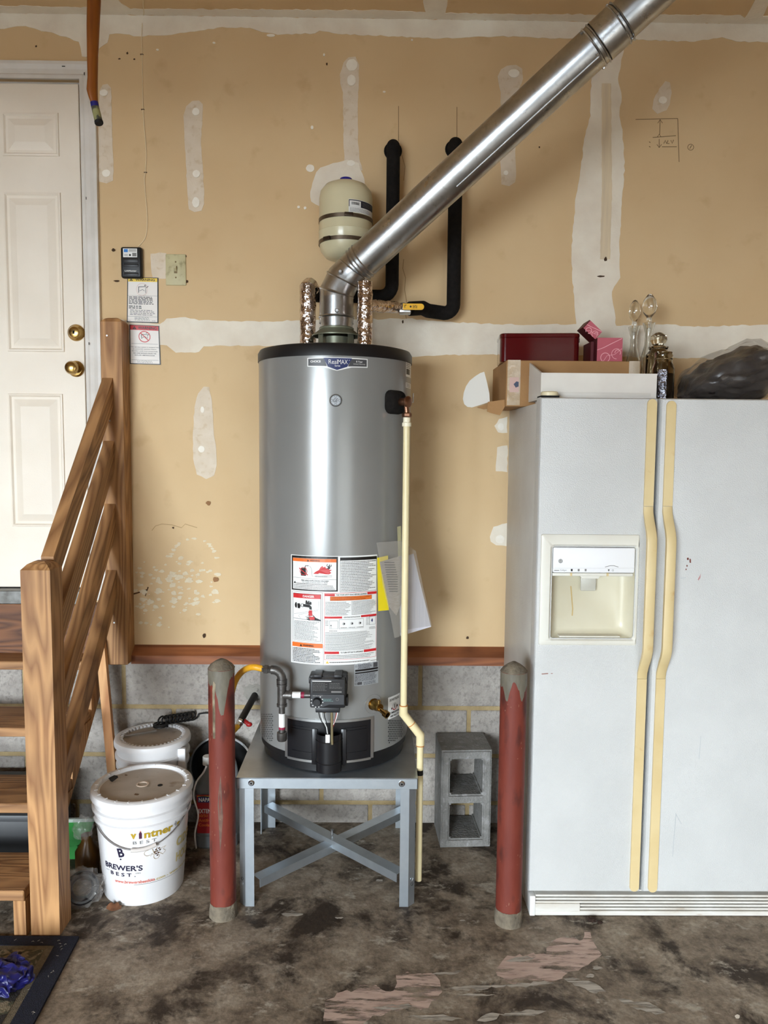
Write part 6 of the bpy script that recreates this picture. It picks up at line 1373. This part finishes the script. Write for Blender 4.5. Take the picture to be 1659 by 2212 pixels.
# dark tyre-like hose ring behind the bollard
hp = at(520, 1655, Y=-.10); 
t = thing('round_pan', 'round black pan with shiny rim standing behind the coolant jug', 'pan', (at(505, 1690, Y=-.1).x, -.08, 0))
cxp, czp = -.62, .26
MB().lathe([(0, .0), (.11, .0), (.125, -.012), (.127, -.03)], (cxp, -.03, czp), (0, 1, 0), 48, cap=False).done('pan_disc', BLKP, t); MB().lathe([(.125, -.034), (.131, -.031), (.131, -.027), (.125, -.026)], (cxp, -.03, czp), (0, 1, 0), 48, cap=False).done('shiny_rim', STEEL, t)
MB().box(cxp-.02, cxp+.02, -.06, -.03, 0, .15).done('foot', BLKP, t, smooth=0)
# dry leaf
lf_ = at(246, 1962, Z=.004)
b = MB(); b.grid(lambda u, v: Vector((lf_.x+(u-.5)*.05, lf_.y+(v-.5)*.028*math.sin(math.pi*max(.06, min(.94, u))), .003+.010*abs(math.sin(u*7))*v+.006*v)), 10, 4)
tag(b.done('dry_leaf', mat('brown_leaf', (120, 78, 50), (92, 58, 36), rough=.8, scale=60)), 'curled dry brown leaf on the floor near the bucket', 'leaf')
for i, (px, py, r) in enumerate(((1279, 1990, .011), (1296, 1994, .007))):
    q = at(px, py, Z=0); b = MB().ico((q.x, q.y, r*.45), r, 3, (1.2, 1, .5), .5, 3, i); [setattr(v.co, 'z', max(v.co.z, 0)) for v in b.bm.verts]
    tag(b.done('dirt_clump', mat('dark_dirt', (52, 36, 28), rough=.95, bump=.4, bscale=120)), ('larger' if i == 0 else 'smaller')+' dark dirt clump on the floor below the refrigerator grille', 'dirt', 'dirt clumps by the refrigerator')
# ------------------------------------------------------------------ rug and blue bag
ry0 = -.772; rx1 = -.931; rxe = at(75, 2212, Z=0)
rg = thing('rug', 'patterned rug with navy border lying before the stairs', 'rug', (-1.45, -1.2, 0))
NAVY = mat('navy_rug_border', (24, 26, 44), (16, 17, 30), rough=.95, scale=120, bump=.6, bscale=400)
slope_x = (rxe.x-rx1)/(rxe.y-ry0)
def rp_(x, y): return (x+slope_x*(y-ry0), y)
def rq(x0, x1, y0, y1, z0, z1, nm, mt):
    q = [rp_(x0, y0), rp_(x1, y0), rp_(x1, y1), rp_(x0, y1)]; return MB().prism([(a, c, z0) for a, c in q], (0, 0, z1-z0)).done(nm, mt, rg, smooth=0)
RX_, RY_ = -1.95, -1.75
rq(RX_, rx1, RY_, ry0, 0, .006, 'rug_backing', NAVY)
for nm, a in (('border', (RX_, rx1, ry0-.045, ry0, .006, .009)), ('border', (RX_, rx1, RY_, RY_+.055, .006, .009)), ('border', (rx1-.062, rx1, RY_+.055, ry0-.045, .006, .009)), ('border', (RX_, RX_+.062, RY_+.055, ry0-.045, .006, .009))): rq(*a, nm, NAVY)
rq(RX_+.062, rx1-.062, RY_+.055, ry0-.045, .005, .007, 'inner_stripe', mat('tan_rug_stripe', (110, 98, 78), (92, 82, 64), rough=.95, scale=90, bump=.5, bscale=300))
rq(RX_+.085, rx1-.085, RY_+.08, ry0-.066, .006, .0082, 'patterned_field', mat('floral_rug_field', (70, 68, 50), (134, 120, 96), rough=.95, scale=26, bump=.6, bscale=300, lo=.45, hi=.55, detail=2, c3=(42, 36, 32), scale3=20, lo3=.54, hi3=.57, distort=1.5))
fz = MB(); rnd = random.Random(9)
for i in range(24):
    px, py = rnd.uniform(0, 150), rnd.uniform(2030, 2200); q = at(px, py, Z=.0095); a = rnd.uniform(0, 6.28)
    if q.x > rx1+slope_x*(q.y-ry0)-.01: continue
    fz.tube([q, q+Vector((.004*math.cos(a), .004*math.sin(a), .001)), q+Vector((.008*math.cos(a+.5), .008*math.sin(a+.5), 0))], .0003, 4)
stuff(fz.done('lint', mat('pale_lint', (200, 192, 176), rough=.9), rg))
q = at(18, 2110, Z=.03)
b = MB().ico((q.x-.03, q.y, .03), .09, 6, (.98, .8, .36), .3, 2.4, 1); b.jitter(.018, 26, 2); b.jitter(.010, 60, 6)
for v in b.bm.verts: v.co.z = max(v.co.z, .0095)
tag(b.done('blue_bag', mat('blue_plastic_bag', (30, 30, 98), (22, 22, 78), rough=.35, scale=10), smooth=14), 'crumpled blue plastic bag lying on the rug', 'bag')
# ------------------------------------------------------------------ wall things
def plate_on_wall(px0, py0, px1, py1, th):
    a, c = at(px0, py1, Y=-th), at(px1, py0, Y=-th); return a.x, c.x, a.z, c.z
# opener control
x0, x1, z0, z1 = plate_on_wall(261, 533, 305, 600, .026)
oc = thing('opener_control', 'black wall control with small white sticker beside the door', 'wall control', ((x0+x1)/2, -.013, z0))
ocb = MB().box(x0, x1, -.026, 0, z0, z1, bev=.008, seg=3).done('control_body', BLKP, oc)
ow, oh = x1-x0, z1-z0
for f0, f1 in ((.50, .64), (.36, .46), (.07, .17)): MB().box(x0+.012, x1-.012, -.028, -.024, z0+oh*f0, z0+oh*f1, bev=.002).done('push_button', mat('dark_button', (36, 36, 38), rough=.4), oc)
D = Decal(lambda u, v, l: Vector((x0+u*ow, -.0262-.0003*l, z0+v*oh))); D.rect('w', .13, .66, .80, .94, 1); D.rect('b', .17, .82, .36, .92, 2); D.disc('k', .46, .73, .05, 2, 12, .7); D.rect('g', .57, .69, .77, .80, 2)
for i in range(3): D.rect('g', .4, .84+i*.03, .76, .855+i*.03, 2)
for i in range(2): D.rect('g', .18, .70+i*.04, .36, .715+i*.04, 2)
D.text('w', 'LiftMaster', .48, .225, .56, .05, 2, .02)
D.build(oc, {**NM, 'b': ('blue_print', mat('bright_blue_ink', (40, 120, 200), rough=.4))})
wr = [at(x, y, Y=-.003) for x, y in ((298, 533), (306, 525), (313, 515), (317, 500), (318, 470), (315, 430), (312, 390), (314, 372), (316, 330), (312, 280), (309, 236), (308, 180), (307, 118), (306, 80), (307, 52))] + [at(308, 40, Z=RZ-.003), at(311, 28, Z=RZ-.003), at(309, 8, Z=RZ-.003), at(310, -20, Z=RZ-.003)]
wt_ = thing('bell_wire', 'thin cream wire stapled up the wall to the ceiling', 'wire', tuple(wr[0]))
MB().tube(smooth_path(wr, 4), .0016, 6).done('wire', mat('cream_wire', (232, 214, 180), rough=.5), wt_)
for x, y in ((308, 236), (314, 372), (306, 117)): q = at(x, y, Y=-.004); MB().box(q.x-.006, q.x+.006, -.005, 0, q.z-.0012, q.z+.0012).done('staple', mat('brown_staple', (96, 74, 52), rough=.5), wt_, smooth=0)
# switch
x0, x1, z0, z1 = plate_on_wall(358, 549, 401, 616, .006)
ls = thing('light_switch', 'dirty cream toggle light switch plate on the bare wall', 'switch', ((x0+x1)/2, -.003, z0))
MB().box(x0, x1, -.006, 0, z0, z1, bev=.003).done('switch_plate', mat('dirty_cream_plate', (200, 192, 152), (186, 176, 136), rough=.5, scale=14, c3=(150, 138, 104), scale3=30), ls)
xm, zm = (x0+x1)/2, (z0+z1)/2
MB().box(xm-.006, xm+.006, -.0075, -.0055, zm-.014, zm+.014).done('toggle_slot', mat('slot_grime', (128, 110, 78), rough=.7), ls, smooth=0)
MB().hexa([(xm-.0045, -.019, zm+.004), (xm+.0045, -.019, zm+.004), (xm+.0045, -.019, zm+.011), (xm-.0045, -.019, zm+.011), (xm-.0045, -.006, zm-.008), (xm+.0045, -.006, zm-.008), (xm+.0045, -.006, zm+.008), (xm-.0045, -.006, zm+.008)]).done('toggle', mat('cream_toggle', (190, 178, 140), rough=.4), ls, smooth=0)
for dz in (-.03, .03): MB().lathe([(.0035, 0), (.002, .0015), (0, .0015)], (xm, -.006, zm+dz), (0, -1, 0), 10).done('plate_screw', mat('tarnished_screw', (140, 120, 88), rough=.4, metal=.6), ls)
# warning placards
def placard(pts, hdr, label_, red):
    q = [at(x, y, Y=-.0025) for x, y in pts]      # tl, tr, br, bl
    def F(u, v, l): 
        a = q[0].lerp(q[1], u); c = q[3].lerp(q[2], u); p = c.lerp(a, v); return Vector((p.x, -.003-.0004*l, p.z))
    t = thing('warning_placard', label_, 'sign', (sum(p.x for p in q)/4, -.002, min(p.z for p in q)))
    st_ = MB().prism([(p.x, -.003, p.z) for p in q], (0, .003, 0)).done('card', INK, t, smooth=0)
    D = Decal(F, .3)
    D.rect('w', .03, .02, .97, .985, 1); D.rect('h', .03, .905 if not red else .87, .97, .985, 2)
    if not red:
        D.text('k', 'WARNING', .58, .947, .62, .052, 4, .02); D.poly('k', [(.07, .92), (.13, .975), (.19, .92)], 4); D.text('h', '!', .13, .936, .015, .03, 5, .02)
        bm = [(.48+.18*math.cos(a), .735+.135*math.sin(a)) for a in [i*math.pi/10 for i in range(21)]]; D.line('p', bm, .012, 3)
        D.line('d', [(.36, .79), (.60, .80), (.60, .66)], .014, 3); D.line('d', [(.37, .79), (.37, .66)], .02, 3); D.line('g', [(.40, .70), (.50, .735), (.56, .70)], .012, 3); D.poly('k', [(.55, .81), (.61, .83), (.62, .84), (.56, .835)], 3); D.line('d', [(.62, .77), (.68, .81)], .016, 3)
        D.rect('g', .03, .595, .97, .60, 3); D.prints('k', .06, .40, .95, .58, 6, 3, .5, .11, .2); D.prints('k', .06, .30, .5, .38, 2, 3, .5, .11, .1); D.prints('d', .10, .155, .9, .29, 4, 3, .35, .1, .3); D.rect('d', .03, .13, .97, .135, 3); D.prints('g', .25, .04, .75, .125, 4, 3, .4, .08, .1); D.prints('g', .05, .035, .13, .05, 1, 3, .6); D.prints('g', .8, .02+.015, .96, .05, 1, 3, .6, .05)
    else:
        D.text('k', 'WARNING', .60, .93, .62, .075, 4, .02); D.poly('k', [(.10, .885), (.17, .965), (.24, .885)], 4); D.text('h', '!', .17, .912, .016, .04, 5, .02)
        bm = [(.50+.185*math.cos(a), .705+.135*math.sin(a)) for a in [i*math.pi/12 for i in range(25)]]; D.line('h', bm, .022, 4); D.line('h', [(.37, .80), (.63, .61)], .022, 5)
        D.line('d', [(.40, .76), (.60, .765), (.60, .66)], .014, 3); D.line('d', [(.40, .76), (.41, .65)], .02, 3); D.line('g', [(.43, .68), (.52, .71), (.58, .67)], .012, 3); D.poly('k', [(.54, .79), (.61, .80), (.62, .82), (.56, .81)], 3); D.line('d', [(.60, .74), (.67, .79)], .016, 3)
        D.rect('g', .06, .52, .94, .527, 3)
        for i, (s, w) in enumerate((('This operator system is equipped with', .92), ('an unattended operation feature.', .78), ('This door could move unexpectedly.', .86), ('NO ONE SHOULD CROSS THE', .74), ('PATH OF A MOVING DOOR.', .66))): D.text('k', s, .5, .435-i*.052, w, .03, 3, .01)
        D.rect('g', .06, .105, .94, .112, 3); D.prints('g', .25, .03, .75, .095, 3, 3, .4, .08, .1)
    D.build(t, {**NM, 'w': ('white_field', mat('placard_white', (236, 230, 224), rough=.45)), 'h': ('header_print', RED if red else mat('placard_yellow', (240, 206, 74), rough=.45)), 'p': ('pale_ring_print', mat('faint_red', (222, 196, 190), rough=.5))})
placard([(275, 599), (342, 600), (342, 698), (274, 696)], None, 'white warning sign with yellow header under the black wall control', False)
placard([(279.5, 701), (344, 704), (347, 788), (280.5, 786)], None, 'white warning sign with red header and crossed out pictogram', True)
# wooden stick hanging from the ceiling
HS = mat('orange_stained_wood', (146, 82, 22), (126, 66, 16), rough=.45, scale=10, stretch=(6, 6, .6), coat=.2)
SY_ = -.52; pA = [at(x, y, Y=SY_) for x, y in ((203, -30), (203, 0), (201, 60), (200, 120), (200, 170), (199, 195), (201, 208), (204, 222))]
pA = [Vector((pA[0].x, SY_, RZ))] + pA[1:]
hk = thing('hanging_stick', 'orange brown wooden stick with blue tape hanging before the door', 'stick', tuple(at(214, 268, Y=SY_)))
MB().tube(pA, [.0225, .022, .0205, .0178, .0165, .0178, .0155, .0122], 18, flat=.7).done('shaft', HS, hk)
t0, t1, t2 = at(203.5, 221, Y=SY_), at(205.5, 231, Y=SY_), at(213.5, 264, Y=SY_-.01)
MB().tube([t0, t1], .0126, 18).done('blue_tape', mat('blue_tape', (30, 28, 110), rough=.5), hk)
MB().tube([t1-Vector((0, 0, .0)), t1.lerp(t2, .45), t2], [.0122, .0128, .0126], 18).done('ferrule', mat('camouflage_ferrule', (150, 150, 104), (74, 74, 66), rough=.4, scale=40, lo=.45, hi=.55), hk)
MB().lathe([(.0135, 0), (.0138, .006), (.012, .009), (0, .009)], t2-(t2-t1).normalized()*.003, (t2-t1).normalized(), 18).done('rubber_tip', BLACK, hk)
